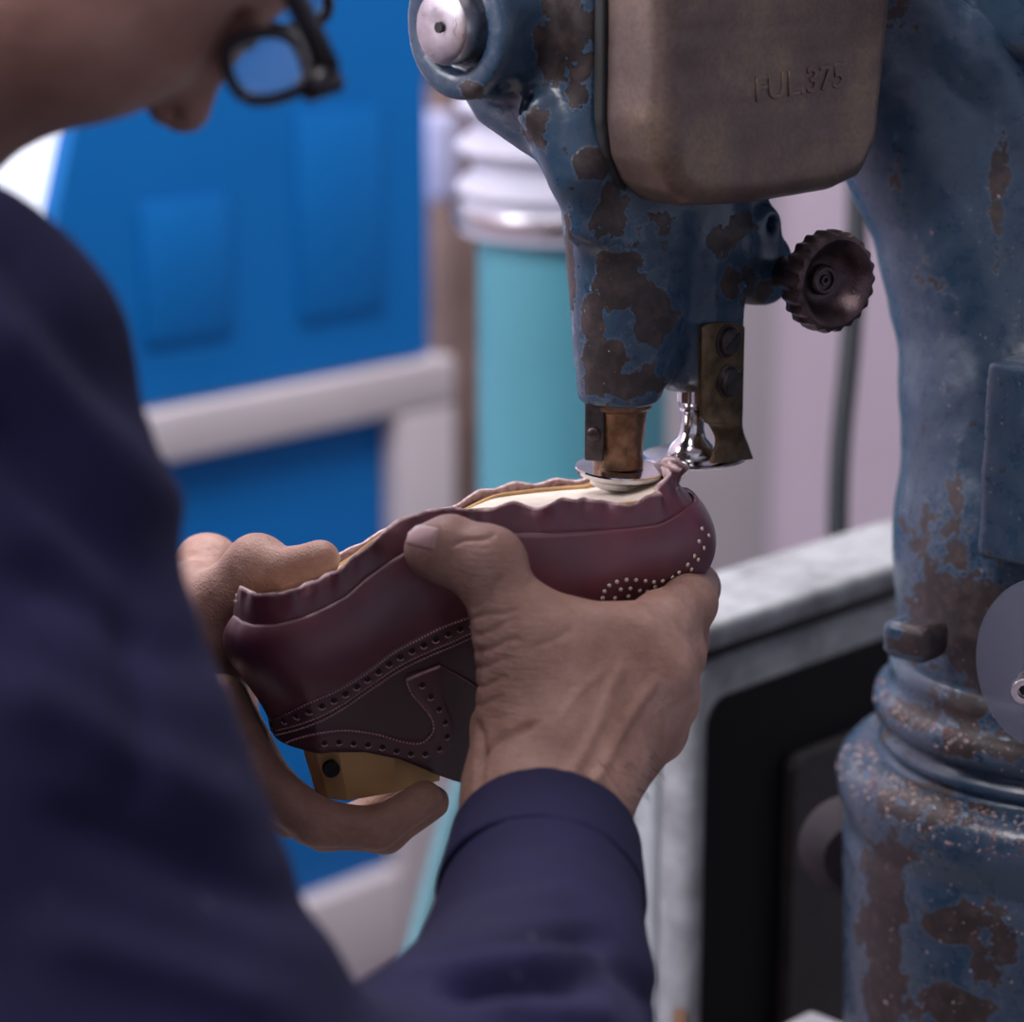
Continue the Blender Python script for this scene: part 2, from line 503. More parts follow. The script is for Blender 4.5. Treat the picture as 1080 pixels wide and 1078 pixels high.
# ---- brass cover
bz = .051
cv = [(628, -60)]
face = [LB(712, -140, bz), LB(708, 120, bz), LB(712, 175, bz), LB(735, 221, bz), LB(800, 217, bz), LB(885, 203, bz), LB(915, 188, bz), LB(932, 150, bz), LB(949, -20, bz), LB(958, -140, bz)]
fp = [(f[0], f[2]) for f in face]
a_left = LA(628, 60, face[0][0])
a0 = face[1][0] - .004
fp = [(a0, .28), (a0, .150), (a0 + .0025, .136), (a0 + .009, .124), (a0 + .020, .1165)] + [(q[0], q[2]) for q in face[4:]]
b_back = LA(630, 60, a0)[1]
def cover_fn(p):
    return extrude(p, (0, 2), 1, fp, b_back, bz, .0095)
loA = min(q[0] for q in fp) - .006; hiA = max(q[0] for q in fp) + .006
cover = local_sdf('brass_cover', cover_fn, (loA, b_back - .004, .085), (hiA, bz + .006, .25), .0018, M['brass'], machine, .0003, False, 2)
tag(cover, 'tarnished brown brass box cover')
# dark gasket behind the cover
def gasket_fn(p):
    return extrude(p, (0, 2), 1, fp, b_back - .0014, b_back + .003, .0008) - .0005
local_sdf('cover_gasket', gasket_fn, (loA - .002, b_back - .008, .085), (hiA + .002, b_back + .01, .25), .0016, M['black'], machine, 0, False)
# cast lettering
fc = bpy.data.curves.new('lettering', 'FONT'); fc.body = 'FUL.375'; fc.size = .0125; fc.extrude = .00035; fc.bevel_depth = .00025
fo = bpy.data.objects.new('lettering_curve', fc); COL.objects.link(fo)
bpy.context.view_layer.update()
me = bpy.data.meshes.new_from_object(fo.evaluated_get(bpy.context.evaluated_depsgraph_get()))
bpy.data.objects.remove(fo)
t0 = wld(LB(797, 107, bz)); t1 = wld(LB(890, 91, bz))
ux = (t1 - t0); wlen = np.linalg.norm(ux); ux /= wlen
nb = B_; uy = np.cross(nb, ux)
xs_ = [v.co.x for v in me.vertices]; sc = wlen / (max(xs_) - min(xs_))
for v in me.vertices:
    c = v.co.copy(); v.co = Vector(t0 + ux * (c.x - min(xs_)) * sc + uy * c.y * sc * .82 + nb * (c.z + .0001))
me.materials.clear(); me.materials.append(M['brass'])
lt = bpy.data.objects.new('cast_lettering', me); link(lt, cover)

# ---- adjusting knob
kc = LB(872, 296, .052)
def flute(t, r, h): return 1 + (.034 * math.cos(t * 22) if r > .0188 else 0)
shaft_from = lobe_c + np.array([0, .0, 0])
v, f = tube_v(wld(np.array([lobe_c + np.array([.004, .004, .0]), (kc + lobe_c) / 2 + np.array([0, .004, 0]), kc + np.array([0, -.004, 0])])), [.0075, .0062, .0065], 24)
knob = part_lathe('adjusting_knob', [(0, -.009), (.007, -.009), (.009, -.0075), (.014, -.006), (.0185, -.0055), (.0208, -.004), (.0213, 0), (.0213, .004), (.0205, .0065), (.0186, .0074), (.0165, .0062),
                                     (.0140, .0015), (.0112, -.0030), (.0085, -.0042), (.0068, -.0042), (.0064, -.0012), (.0056, -.0004), (.0042, -.0004), (.0040, -.0016), (.0024, -.0016), (.0021, -.0006), (.0011, -.0006), (.0009, -.002), (0, -.002)],
                  kc, (-.22, .95, -.02), M['knob'], seg=152, rfun=flute)
tag(knob, 'dark brown fluted round knob')
mesh_obj('knob_shaft', v, f, M['iron'], knob)

# ---- brass guide bracket
bb = .0235
bl = [(741, 340), (741, 432), (752, 450), (758, 466), (752, 489)]
br = [(786, 340), (784, 428), (784, 452), (790, 470), (795, 484)]
offs = [.0, .0, .002, .001, .004]
L = spline([LB(x, y, bb + o) for (x, y), o in zip(bl, offs)], 26)
R = spline([LB(x, y, bb + o) for (x, y), o in zip(br, offs)], 26)
# rounded top corners
vs = []; fs = []
nW = 9
for th in (0, -.0026):
    for i in range(26):
        for j in range(nW):
            s = j / (nW - 1)
            q = L[i] * (1 - s) + R[i] * s
            if i == 0: q = q + np.array([0, 0, -.0022 * (abs(2 * s - 1) ** 4)])
            q = q + np.array([0, th + .0005 - .0007 * abs(2 * s - 1) ** 6 * (1 if th == 0 else 0), 0])
            vs.append(wld(q))
n1 = 26 * nW
for i in range(25):
    for j in range(nW - 1):
        a = i * nW + j; fs.append((a, a + nW, a + nW + 1, a + 1)); fs.append((n1 + a, n1 + a + 1, n1 + a + nW + 1, n1 + a + nW))
for i in range(25):
    a = i * nW; fs.append((a, n1 + a, n1 + a + nW, a + nW)); a += nW - 1; fs.append((a, a + nW, n1 + a + nW, n1 + a))
for j in range(nW - 1):
    fs.append((j, j + 1, n1 + j + 1, n1 + j)); a = 25 * nW + j; fs.append((a, n1 + a, n1 + a + 1, a + 1))
brk = mesh_obj('guide_bracket', np.array(vs), fs, M['bracket_brass'], machine); sharp(brk, 40)
tag(brk, 'tarnished brass strip bent at its lower end')
for (x, y, ang) in ((767, 360, 35), (768, 402, 35)):
    c = wld(LB(x, y, bb + .0005))
    u, w, n = frame(B_)
    s = lathe('slotted_screw', [(.0072, -.003), (.0072, .0004), (.0062, .0006), (.006, .0024), (.0052, .0032), (0, .0034)], c, M['iron'], brk, B_, 40)
    d = u * math.cos(math.radians(ang)) + w * math.sin(math.radians(ang))
    box('screw_slot', c + n * .0033, (d, np.cross(n, d), n), (.0052, .0008, .0004), M['black'], s)

# ---- bronze sleeve, its clip, feed disc
zS = LA(652, 492, 0)[2]
part_lathe('bronze_sleeve', [(0, .036), (.0135, .036), (.0145, .030), (.0142, .0265), (.0125, .0255), (.0118, .022), (.0105, .006), (.0108, .003), (.0108, .0005), (0, .0005)][::-1], (0, 0, 0), (0, 0, 1), M['bronze'])
part_lathe('feed_disc', [(0, -.008), (.009, -.008), (.0125, -.0062), (.0135, -.004), (.0185, -.0018), (.0192, 0), (.019, .0008), (.012, .0012), (0, .0012)], (.0, .001, -.001), (.03, .05, 1), M['chrome'])
q0 = LD(627, 455, 1.036); ax_ = (A_ * -.55 + B_ * .3); ax_ /= np.linalg.norm(ax_); ux_ = np.cross(Z_, ax_)
clip = box('sleeve_clip', wld(q0), (ux_, Z_, ax_), (.0042, .0128, .0011), M['iron'], machine, .001)
lathe('clip_rivet', [(.0032, 0), (.003, .0012), (.0018, .002), (0, .0021)], wld(q0) + ax_ * .0011 - Z_ * .001, M['knob'], clip, ax_, 24)
# ---- chrome presser spindle and disc
cz = np.array([.0403, .0066, 0])
part_lathe('presser_spindle', [(0, -.001), (.0105, -.001), (.0108, .001), (.0098, .0035), (.0088, .005), (.0062, .0075), (.0052, .011), (.0050, .017), (.0056, .0185), (.0060, .0195), (.0056, .0205), (.0062, .0225), (.0070, .0235), (.0070, .034), (0, .034)], cz, (0, 0, 1), M['chrome'])
part_lathe('presser_disc', [(0, -.0022), (.021, -.0022), (.0226, -.0014), (.0228, -.0006), (.0215, 0), (0, .0002)], cz + np.array([.001, .0005, -.0003]), (0, 0, 1), M['chrome'], seg=96)

# ---- gooseneck arm
D1 = LD
arm_pts = [(LD(860, -60, 1.11), .034), (LD(932, 40, 1.135), .040), (LD(1000, 150, 1.15), .048), (LD(1065, 270, 1.16), .058), (LD(1112, 420, 1.165), .0705), (LD(1124, 560, 1.175), .0795), (LD(1122, 715, 1.185), .0805)]
boxc = LD(1118, 490, 1.076)
lugc = LD(966, 673, 1.118)
colc = LD(1122, 760, 1.185)
def arm_fn(p):
    d = None
    for (a, ra), (b, rb) in zip(arm_pts[:-1], arm_pts[1:]):
        e = cone(p, a, b, ra, rb); d = e if d is None else smin(d, e, .01)
    # ridge running along the outer side of the bend
    d = smin(d, cone(p, LD(940, -35, 1.09), LD(1035, 55, 1.10), .010, .012), .016)
    d = smin(d, cone(p, LD(1035, 55, 1.10), LD(1100, 150, 1.11), .012, .014), .016)
    d = smin(d, rbox(p, boxc, (.018, .030, .045), .004), .004)
    d = smin(d, rbox(p, lugc, (.011, .012, .0085), .004, ), .002)
    return d
arm = local_sdf('gooseneck_arm', arm_fn, (.02, -.09, -.15), (.33, .19, .24), .0024, M['paint'], machine, .0007)
# motor casting behind, top right corner
def mh(p):
    return smin(rbox(p, LD(1135, 0, 1.10), (.04, .05, .026), .012), cone(p, LD(1100, -40, 1.12), LD(1160, 60, 1.14), .03, .03), .02)
local_sdf('belt_housing', mh, (.05, -.05, .06), (.36, .2, .27), .003, M['paint'], machine, .0006)

# ---- column, lathe with mouldings, in world z
cw = wld(colc)
def colz(py): # height of the left silhouette at photo row py
    r = ray(900, py); t = (np.array([cw[0], cw[1], 0]) - CAM)[1] / r[1]
    return (CAM + r * t)[2]
def colr(px, py):
    # radius whose left tangent passes through the pixel
    r = ray(px, py); r2 = r[:2] / np.linalg.norm(r[:2]); dv = cw[:2] - CAM[:2]
    return abs(dv[0] * r2[1] - dv[1] * r2[0])
sil = [(938, 690), (936, 724), (929, 726), (922, 732), (920, 744), (923, 756), (936, 761), (937, 769), (928, 772), (926, 779), (932, 785), (934, 789), (905, 792), (893, 798), (886, 806), (881, 820), (884, 842), (892, 862), (893, 872), (888, 880), (889, 1000), (889, 1150)]
pr = [(colr(x, y), colz(y)) for x, y in sil]
pr = [(0, pr[0][1] + .001)] + pr
pr += [(pr[-1][0] * 1.02, .30), (pr[-1][0] * 1.5, .16), (pr[-1][0] * 1.9, .02), (pr[-1][0] * 1.95, 0), (0, 0)]
# densify so that the paint wear attribute has points to sit on
den = []
for (r1, z1), (r2, z2) in zip(pr[:-1], pr[1:]):
    k = max(1, int(math.hypot(r2 - r1, z2 - z1) / .006)) if z1 > .6 else 1
    for i in range(k): den.append((r1 + (r2 - r1) * i / k, z1 + (z2 - z1) * i / k))
den.append(pr[-1])
v, f = lathe_v(den[::-1], (cw[0], cw[1], 0), (0, 0, 1), 160)
v = v + (fbm(v, 45, 3, 4) * .0007)[:, None] * np.array([1, 1, 0])
column = mesh_obj('column', v, f, M['paint'], machine, attrs={'wear': wear_of(v)})
tag(column, 'round ringed pedestal column')

# ---- frosted guard disc with socket bolt
gc = P(1101, 702, 1.045)
gn = -A_ - B_ * .12 + Z_ * .10
gd = lathe('guard_disc', [(0, -.001), (.0365, -.001), (.037, 0), (.0365, .001), (0, .001)], gc, M['guard'], machine, gn, 96)
tag(gd, 'round frosted plastic disc')
bc = P(1081, 726, 1.020)
bolt = lathe('socket_bolt', [(0, -.016), (.0035, -.016), (.0035, -.001), (.0050, 0), (.0055, .0008), (.0055, .006), (.005, .0066), (.0028, .0066), (.0026, .003), (0, .003)], bc, M['steel'], gd, gn + B_ * .75, 40)
lathe('bolt_socket', [(0, .0032), (.0025, .0032), (.0025, .0028), (0, .0028)], bc, M['black'], bolt, gn + B_ * .75, 6, smooth=False)
lathe('guard_stem', [(0, 0), (.006, 0), (.006, .035), (0, .035)], gc, M['iron'], gd, -gn, 24)

# ---- leather dust lying on the collar
def make_debris():
    rng = random.Random(3); acc = Acc()
    rA = colr(881, 820); z1 = colz(800)
    dep = bpy.context.evaluated_depsgraph_get()
    bv = BVHTree.FromObject(column, dep); ba = BVHTree.FromObject(arm, dep)
    view = np.array([cw[0], cw[1]]) - CAM[:2]
    base_ang = math.atan2(-view[1], -view[0])
    for k in range(1500):
        if k < 900:
            an = base_ang + rng.uniform(-1.5, .8); rr = rA * rng.uniform(.80, 1.02)
            o = Vector((cw[0] + rr * math.cos(an), cw[1] + rr * math.sin(an), z1 + .1)); dr = Vector((0, 0, -1))
            hit = bv.ray_cast(o, dr)
        else:
            px = rng.uniform(900, 1080); py = rng.uniform(200, 1078) ** 1.0
            hit = min((b.ray_cast(Vector(CAM), Vector(ray(px, py)).normalized()) for b in (bv, ba)), key=lambda h: h[3] if h[3] else 9)
            if hit[0] is not None and abs(rng.gauss(0, 1)) < .4: continue
        if hit[0] is None: continue
        c = np.array(hit[0]); n = np.array(hit[1])
        u, w, n = frame(n)
        s = rng.uniform(.0004, .0012) * (1 if k < 900 else .7); t = rng.uniform(0, 6.28)
        a = u * math.cos(t) + w * math.sin(t); b = np.cross(n, a)
        e = rng.uniform(.3, 1)
        tt = n * s * .6
        q = [c - a * s - b * s * e, c + a * s - b * s * e * .5, c + a * s * .8 + b * s * e, c - a * s * .6 + b * s * e * .8, c + tt + a * s * .2]
        acc.add(q, [(0, 1, 4), (1, 2, 4), (2, 3, 4), (3, 0, 4), (3, 2, 1, 0)])
    t = NT('leather_dust'); v = t.noise(90, 2)
    c = t.ramp(v, [(.35, (.16, .05, .045)), (.5, (.42, .32, .30)), (.65, (.12, .10, .11))])
    t.set(Base_Color=c, Roughness=.9)
    o = acc.obj('leather_dust', t.m, None, False)
    tag(o, 'fine leather trimmings scattered over the collar of the blue column', 'dust', kind='stuff')
make_debris()
# ================================================================== ROOM AND BACKGROUND
U_ = A_; N_ = B_           # machine and furniture share the room's axes
room = {}
M['wall'] = simple('wall_paint', srgb(226, 208, 222), .8, 0, .04, 3)
M['floor'] = simple('floor_screed', srgb(120, 112, 112), .7, 0, .12, 5)
M['ceil'] = simple('ceiling_paint', srgb(205, 200, 205), .9, 0, .03, 2)
# back wall: plane through a far point, running along U_
wp = P(455, 372, 2.45) - N_ * .32
def wall(name, p0, u, x0, x1, z0, z1, mat, th=.1, n=None, hole=None):
    bm = bmesh.new(); u = np.asarray(u); n = np.cross(u, Z_) if n is None else n
    rects = [(x0, x1, z0, z1)]
    if hole:
        hx0, hx1, hz0, hz1 = hole
        rects = [(x0, hx0, z0, z1), (hx1, x1, z0, z1), (hx0, hx1, z0, hz0), (hx0, hx1, hz1, z1)]
    for (a, b, c, d) in rects:
        ctr = np.array([p0[0], p0[1], 0]) + u * (a + b) / 2 + Z_ * (c + d) / 2 - n * th / 2
        box_bm(bm, ctr, (u, n, Z_), ((b - a) / 2, th / 2, (d - c) / 2))
    o = bm_obj(name, bm, mat); o['kind'] = 'structure'; return o
# window in the back wall seen between the worker's chin and the blue cabinet
hitw = plane_hit(60, 170, wp, N_); sw = (hitw - wp) @ U_; zw = hitw[2]
hole = (sw - .42, sw + .30, zw - .30, zw + .75)
wall('wall_back', wp, U_, -3.2, 3.0, 0, 3.0, M['wall'], n=N_, hole=hole)
flo = box('floor', (0.5, 1.0, -.05), (RGT, np.array([0, 1, 0]), Z_), (5, 5, .05), M['floor']); flo['kind'] = 'structure'
# the side wall on the right and far left closing the corner
cL = wp + U_ * -3.2
wl = wall('wall_left', cL, N_, -.1, 4.2, 0, 3.0, M['wall'], n=U_, hole=(.5, 3.6, .9, 2.7)); 
ce = box('ceiling', (0.5, 1.0, 3.05), (RGT, np.array([0, 1, 0]), Z_), (5, 5, .05), M['ceil']); ce['kind'] = 'structure'
def window(name, p0, u, n, h, bars=2):
    x0, x1, z0, z1 = h; c = np.array([p0[0], p0[1], 0])
    bm = bmesh.new(); t = .02
    for (a, b, cc, d) in [(x0, x1, z0, z0 + .04), (x0, x1, z1 - .04, z1), (x0, x0 + .04, z0, z1), (x1 - .04, x1, z0, z1)] + [((x0 + (x1 - x0) * k / bars) - .02, (x0 + (x1 - x0) * k / bars) + .02, z0, z1) for k in range(1, bars)]:
        box_bm(bm, c + u * (a + b) / 2 + Z_ * (cc + d) / 2 - n * .05, (u, n, Z_), ((b - a) / 2, .025, (d - cc) / 2))
    fr = bm_obj(name, bm, M['white']); fr['kind'] = 'structure'
    bm = bmesh.new()
    box_bm(bm, c + u * (x0 + x1) / 2 + Z_ * (z0 + z1) / 2 - n * .05, (u, n, Z_), ((x1 - x0) / 2, .002, (z1 - z0) / 2))
    bm_obj('window_pane', bm, M['glass'] if name != 'window_1' else M['litpane'], fr)
M['white'] = simple('white_lacquer', srgb(184, 176, 180), .5, 0, .05, 6)
g = NT('window_glass'); g.set(Base_Color=(1, 1, 1, 1), Roughness=.02, Transmission_Weight=1.0, IOR=1.02, Alpha=.25); M['glass'] = g.m
t = NT('bright_frosted_pane'); t.set(Base_Color=(.8, .8, .8, 1), Roughness=.4, Emission_Color=(.93, .95, 1, 1), Emission_Strength=1.1); M['litpane'] = t.m
window('window_1', wp, U_, N_, hole, 1)
window('window_2', cL, N_, U_, (.5, 3.6, .9, 2.7), 3)

# ---- blue cabinet with a white frame
M['blue'] = simple('blue_lacquer', (.0, .125, .40, 1), .6, 0, .06, 3); M['blue'].node_tree.nodes['Principled BSDF'].inputs['Specular IOR Level'].default_value = .2
cp = P(455, 372, 2.45)     # lower right corner of the upper leaf
def CS(px, py, off=0):     # cabinet plane coordinates
    h = plane_hit(px, py, cp + N_ * off, N_); return (h - cp) @ U_, h[2]
cab = empty('blue_cabinet'); tag(cab, 'tall bright blue cabinet with white framed lower door behind the worker', 'cabinet')
xR = CS(452, 372)[0]; xL = CS(140, 120)[0]; zb = CS(455, 372)[1]
zt = zb + 1.25
def panel(name, x0, x1, z0, z1, th, mat, parent, bev=.006, off=0):
    c = cp.copy(); c[2] = 0
    return box(name, c + U_ * (x0 + x1) / 2 + Z_ * (z0 + z1) / 2 + N_ * (off - th / 2), (U_, N_, Z_), ((x1 - x0) / 2, th / 2, (z1 - z0) / 2), mat, parent, bev)
def prism(name, pts, off, th, mat, parent):
    n = len(pts); V = [np.array([cp[0], cp[1], 0]) + U_ * x + Z_ * z + N_ * o for o in (off - th, off) for x, z in pts]
    Fx = [tuple(range(n))[::-1], tuple(range(n, 2 * n))] + [(i, (i + 1) % n, n + (i + 1) % n, n + i) for i in range(n)]
    return mesh_obj(name, np.array(V), Fx, mat, parent, False)
e1 = CS(140, 140); e2 = CS(95, 250); sl_ = (e1[0] - e2[0]) / (e1[1] - e2[1])
up = prism('upper_door', [(xR, zb), (xR, zt), (e1[0] + sl_ * (zt - e1[1]) if e1[0] + sl_ * (zt - e1[1]) < xR - .1 else xR - .1, zt), (e2[0] + sl_ * (zb - e2[1]), zb)], 0, .022, M['blue'], cab)
xL = CS(120, 400)[0]
# raised fields pressed into the upper door
for (pa, pb) in (((145, 215), (245, 350)), ((310, 120), (405, 325))):
    x0, z1 = CS(*pa); x1, z0 = CS(*pb)
    panel('raised_field', x0, x1, z0, max(z1, z0 + .1), .004, M['blue'], up, .0035, .0035)
fw = .085
zfr = CS(455, 372)[1] - .004; xf1 = CS(472, 372)[0]
zlow = CS(440, 905)[1]
x_in = CS(412, 440)[0]; z_in = CS(412, 436)[1]
frm = tag(panel('rail', xL, xf1, z_in, zfr, .05, M['white'], cab, .004, .012), 'white top rail of the lower door')
panel('stile', x_in, xf1, zlow - .10, z_in - .001, .05, M['white'], cab, .004, .012)
panel('rail', xL, x_in - .001, zlow - .10, zlow, .05, M['white'], cab, .004, .012)
panel('lower_door', xL, x_in + .01, zlow - .02, z_in + .01, .02, M['blue'], cab, .003, -.012)
c0 = cp.copy(); c0[2] = 0
box('carcass', c0 + U_ * (xL + xR) / 2 + Z_ * (zlow - .1 + zb) / 2 - N_ * .16, (U_, N_, Z_), ((xR - xL) / 2 - .005, .125, (zb - zlow + .1) / 2 - .003), M['blue'], cab)
M['greymetal'] = simple('grey_enamel', srgb(165, 172, 176), .5, 0, .18, 16, .05)
box('plinth', c0 + U_ * ((xL + xR) / 2 - .05) + Z_ * (zlow - .1) / 2 - N_ * .22, (U_, N_, Z_), ((xR - xL) / 2 - .06, .12, (zlow - .1) / 2), M['black'], cab)
# low pale bench in front of the plinth
M['pale'] = simple('pale_stone', srgb(150, 148, 155), .7, 0, .1, 8)
bx0 = CS(330, 960)[0]

# ---- wooden post
M['wood'] = simple('raw_wood', srgb(128, 104, 96), .75, 0, .35, 14, .2)
pc = plane_hit(486, 300, wp + N_ * .12, N_)
post = box('wooden_post', np.array([pc[0], pc[1], 1.2]), (U_, N_, Z_), (.045, .03, 1.2), M['wood'], None, .004)
tag(post, 'brown wooden post between the blue cabinet and the teal pipe', 'post')
pp = plane_hit(462, 165, wp + N_ * .19, N_)
paper = box('paper_roll', pp, (U_, N_, Z_), (.020, .020, .047), simple('lilac_paper', srgb(185, 185, 215), .8), None, .012)
tag(paper, 'pale lilac paper roll beside the top of the wooden post', 'paper')
dk = plane_hit(466, 70, wp + N_ * .19, N_)
hk = lathe('coat_hook', [(0, -.02), (.014, -.018), (.02, -.006), (.02, .006), (.012, .02), (0, .022)], dk, simple('dark_brown', srgb(62, 42, 44), .6), None, (0, 0, 1), 24)
hk.scale = (1, 1, 1)
tag(hk, 'dark brown knob above the lilac paper roll', 'knob')

# ---- extraction duct: corrugated grey hose clamped on a teal pipe
M['teal'] = simple('teal_enamel', srgb(72, 138, 152), .5, 0, .07, 8)
M['hose'] = simple('grey_hose', srgb(186, 186, 200), .5, 0, .08, 20)
duct = empty('extraction_pipe'); tag(duct, 'teal dust extraction pipe with corrugated grey hose on top', 'pipe')
dc = P(604, 400, 1.85); Rd = 100 / F * 1.85
def dz(py):
    r = ray(600, py); return (CAM + r * ((dc[1] - CAM[1]) / r[1]))[2]
lathe('pipe', [(0, .3), (Rd, .3), (Rd, dz(240)), (0, dz(240))], (dc[0], dc[1], 0), M['teal'], duct)
hp = [(0, dz(262))]; z = dz(238)
hp = []
Rh = Rd * 1.13
hp.append((Rd * 1.0, z - .004)); hp += [(Rh * 1.05, z - .003), (Rh * 1.08, z + .004), (Rh * 1.05, z + .016), (Rh * 1.0, z + .020)]
z += .022
while z < 2.1:
    for k in range(8):
        t = k / 8; hp.append((Rh * (1.0 + .085 * math.sin(t * 2 * PI)), z + t * .030))
    z += .030
hp = [(0, hp[0][1])] + hp + [(0, z)]
lathe('corrugated_hose', hp, (dc[0], dc[1], 0), M['hose'], duct)
zc = dz(228)
lathe('hose_clamp', [(Rh * 1.09, -.004), (Rh * 1.10, -.002), (Rh * 1.10, .008), (Rh * 1.09, .010)], (dc[0], dc[1], zc), M['steel'], duct)
box('clamp_screw', P(560, 233, 1.85 - Rh - .01), (RGT, Z_, FWD), (.016, .007, .006), M['iron'], duct, .002)

# ---- thin teal tube leaning in front of the cabinet
tb = tube('slanted_tube', [P(585, 560, 1.80), P(560, 640, 1.75), P(520, 740, 1.71), P(496, 800, 1.7), P(470, 880, 1.68), P(436, 1010, 1.66), P(400, 1150, 1.62)], .0075, simple('faded_teal', srgb(78, 118, 128), .7))
tag(tb, 'thin faded teal tube slanting down behind the wrist, below the shoe', 'tube')

# ---- black cable hanging in front of the wall
cb = tube('black_cable', spline([P(x, y, 1.66) for x, y in ((903, 60), (904, 220), (898, 350), (886, 480), (883, 600), (884, 700), (884, 760))], 40), .0074, simple('black_rubber', (.012, .016, .02, 1), .5))
tag(cb, 'black cable hanging along the pale wall behind the machine', 'cable')
# pale panel edge behind the teal pipe
wpnl = box('wall_panel', plane_hit(728, 420, wp + N_ * .012, N_), (U_, N_, Z_), (.16, .01, .9), M['white'], None, .003)
tag(wpnl, 'narrow white panel standing between the teal pipe and the cable', 'panel')

# ---- grey steel machine box behind the column
M['mottle'] = (lambda t: (t.set(Base_Color=t.ramp(t.noise(45, 6, .65), [(.3, (.15, .155, .16)), (.5, (.26, .275, .29)), (.72, (.36, .38, .40))]), Roughness=.5, Normal=t.bump(t.noise(120, 4), .2, .001)), t.m)[1])(NT('dusty_grey_enamel'))
M['blackpanel'] = simple('black_enamel', (.004, .004, .005, 1), .6, 0, .4, 40, .1); M['blackpanel'].node_tree.nodes['Principled BSDF'].inputs['Specular IOR Level'].default_value = .15
bx = empty('steel_box'); tag(bx, 'grey steel electrical box with black front panel behind the blue column', 'box')
K = P(733, 703, 1.30)      # near top corner of the body
def BX(name, a0, a1, b0, b1, z0, z1, mat, parent, bev=.004):
    c = K + U_ * (a0 + a1) / 2 + N_ * (b0 + b1) / 2 + Z_ * (z0 + z1) / 2
    return box(name, c, (U_, N_, Z_), ((a1 - a0) / 2, (b1 - b0) / 2, (z1 - z0) / 2), mat, parent, bev)
W_ = .42; H_ = .60
BX('body', 0, W_, -.0265, 0, -H_, 0, M['mottle'], bx, .008)
BX('rear_body', .004, W_, -.075, -.0290, -H_, 0, M['greymetal'], bx, .006)
BX('lid', -.004, W_, -.062, .003, .006, .022, M['mottle'], bx, .005)
BX('lid_gasket', .004, W_ - .01, -.058, -.004, -.004, .008, M['black'], bx, .001)
# black recessed front with rounded corner: an extruded rounded plate standing proud by 2 mm
def rplate(name, a0, a1, z0, z1, r, b0, b1, mat, parent):
    pts = []
    for (cx, cz_, s) in ((a1 - r, z1 - r, 0), (a0 + r, z1 - r, 90), (a0 + r, z0 + r, 180), (a1 - r, z0 + r, 270)):
        for k in range(9):
            t = math.radians(s + k * 90 / 8); pts.append((cx + r * math.cos(t), cz_ + r * math.sin(t)))
    n = len(pts); V = [K + U_ * a + N_ * b + Z_ * zz for b in (b0, b1) for (a, zz) in pts]
    Fx = [tuple(range(n))[::-1], tuple(range(n, 2 * n))] + [(i, (i + 1) % n, n + (i + 1) % n, n + i) for i in range(n)]
    o = mesh_obj(name, np.array(V), Fx, mat, parent, False); return o
rplate('front_panel', .010, W_ - .01, -H_ + .02, -.022, .016, -.001, .0025, M['blackpanel'], bx)
rplate('panel_field', .075, W_ - .05, -H_ + .08, -.070, .010, .002, .011, simple('dusty_black', (.020, .017, .018, 1), .55, 0, .6, 60, .3), bx)
BX('rust_patch', -.0005, .001, -.010, -.002, -.26, -.20, simple('rust', srgb(125, 92, 68), .9, 0, .3, 80), bx, 0)
# dim round flange low behind the column
fl = lathe('motor_flange', [(0, 0), (.022, 0), (.026, .004), (.026, .012), (.018, .024), (0, .024)], P(892, 885, 1.262), simple('red_brown_iron', (.012, .007, .012, 1), .8, .0, .5, 60), None, -A_ * .6 + B_ * .8, 48)
tag(fl, 'dim red-brown round flange tucked behind the blue column', 'flange')
# pale floor box below
lo_ = box('machine_foot', P(862, 1112, 1.30), (U_, N_, Z_), (.024, .024, .01), M['pale'], None, .004)
tag(lo_, 'pale grey plate at the foot of the steel box', 'plate')

# ================================================================== LIGHT
w = bpy.data.worlds.new('world'); SC.world = w; w.use_nodes = True
bg = w.node_tree.nodes['Background']; bg.inputs['Color'].default_value = (.78, .80, 1.0, 1); bg.inputs['Strength'].default_value = .55
def area(name, p, target, sx, sy, power, col):
    L = bpy.data.lights.new(name, 'AREA'); L.shape = 'RECTANGLE'; L.size = sx; L.size_y = sy; L.energy = power; L.color = col
    o = bpy.data.objects.new(name, L); COL.objects.link(o); o.location = Vector(p)
    o.rotation_euler = (Vector(target) - Vector(p)).to_track_quat('-Z', 'Y').to_euler(); return o
area('window_daylight', (-1.95, 1.15, 2.15), (0, 1.05, 1.15), 1.4, 1.1, 92, (.90, .92, 1.0))
area('unseen_overhead_lamp', (0.2, 1.9, 2.9), (0.2, 1.7, 0), 1.8, .5, 52, (1.0, .95, .97))
area('unseen_overhead_lamp', (-.75, .25, 2.9), (-.1, 1.0, 1.1), 1.2, .7, 42, (1.0, .95, .97))  # unseen lamp added to lift the shoe highlights and the hand
SC.view_settings.view_transform = 'Standard'; SC.view_settings.look = 'None'; SC.view_settings.gamma = 1
SC.view_settings.use_curve_mapping = False
SC.view_settings.exposure = 0.13
SC.cycles.use_denoising = True
SC.cycles.max_bounces = 8
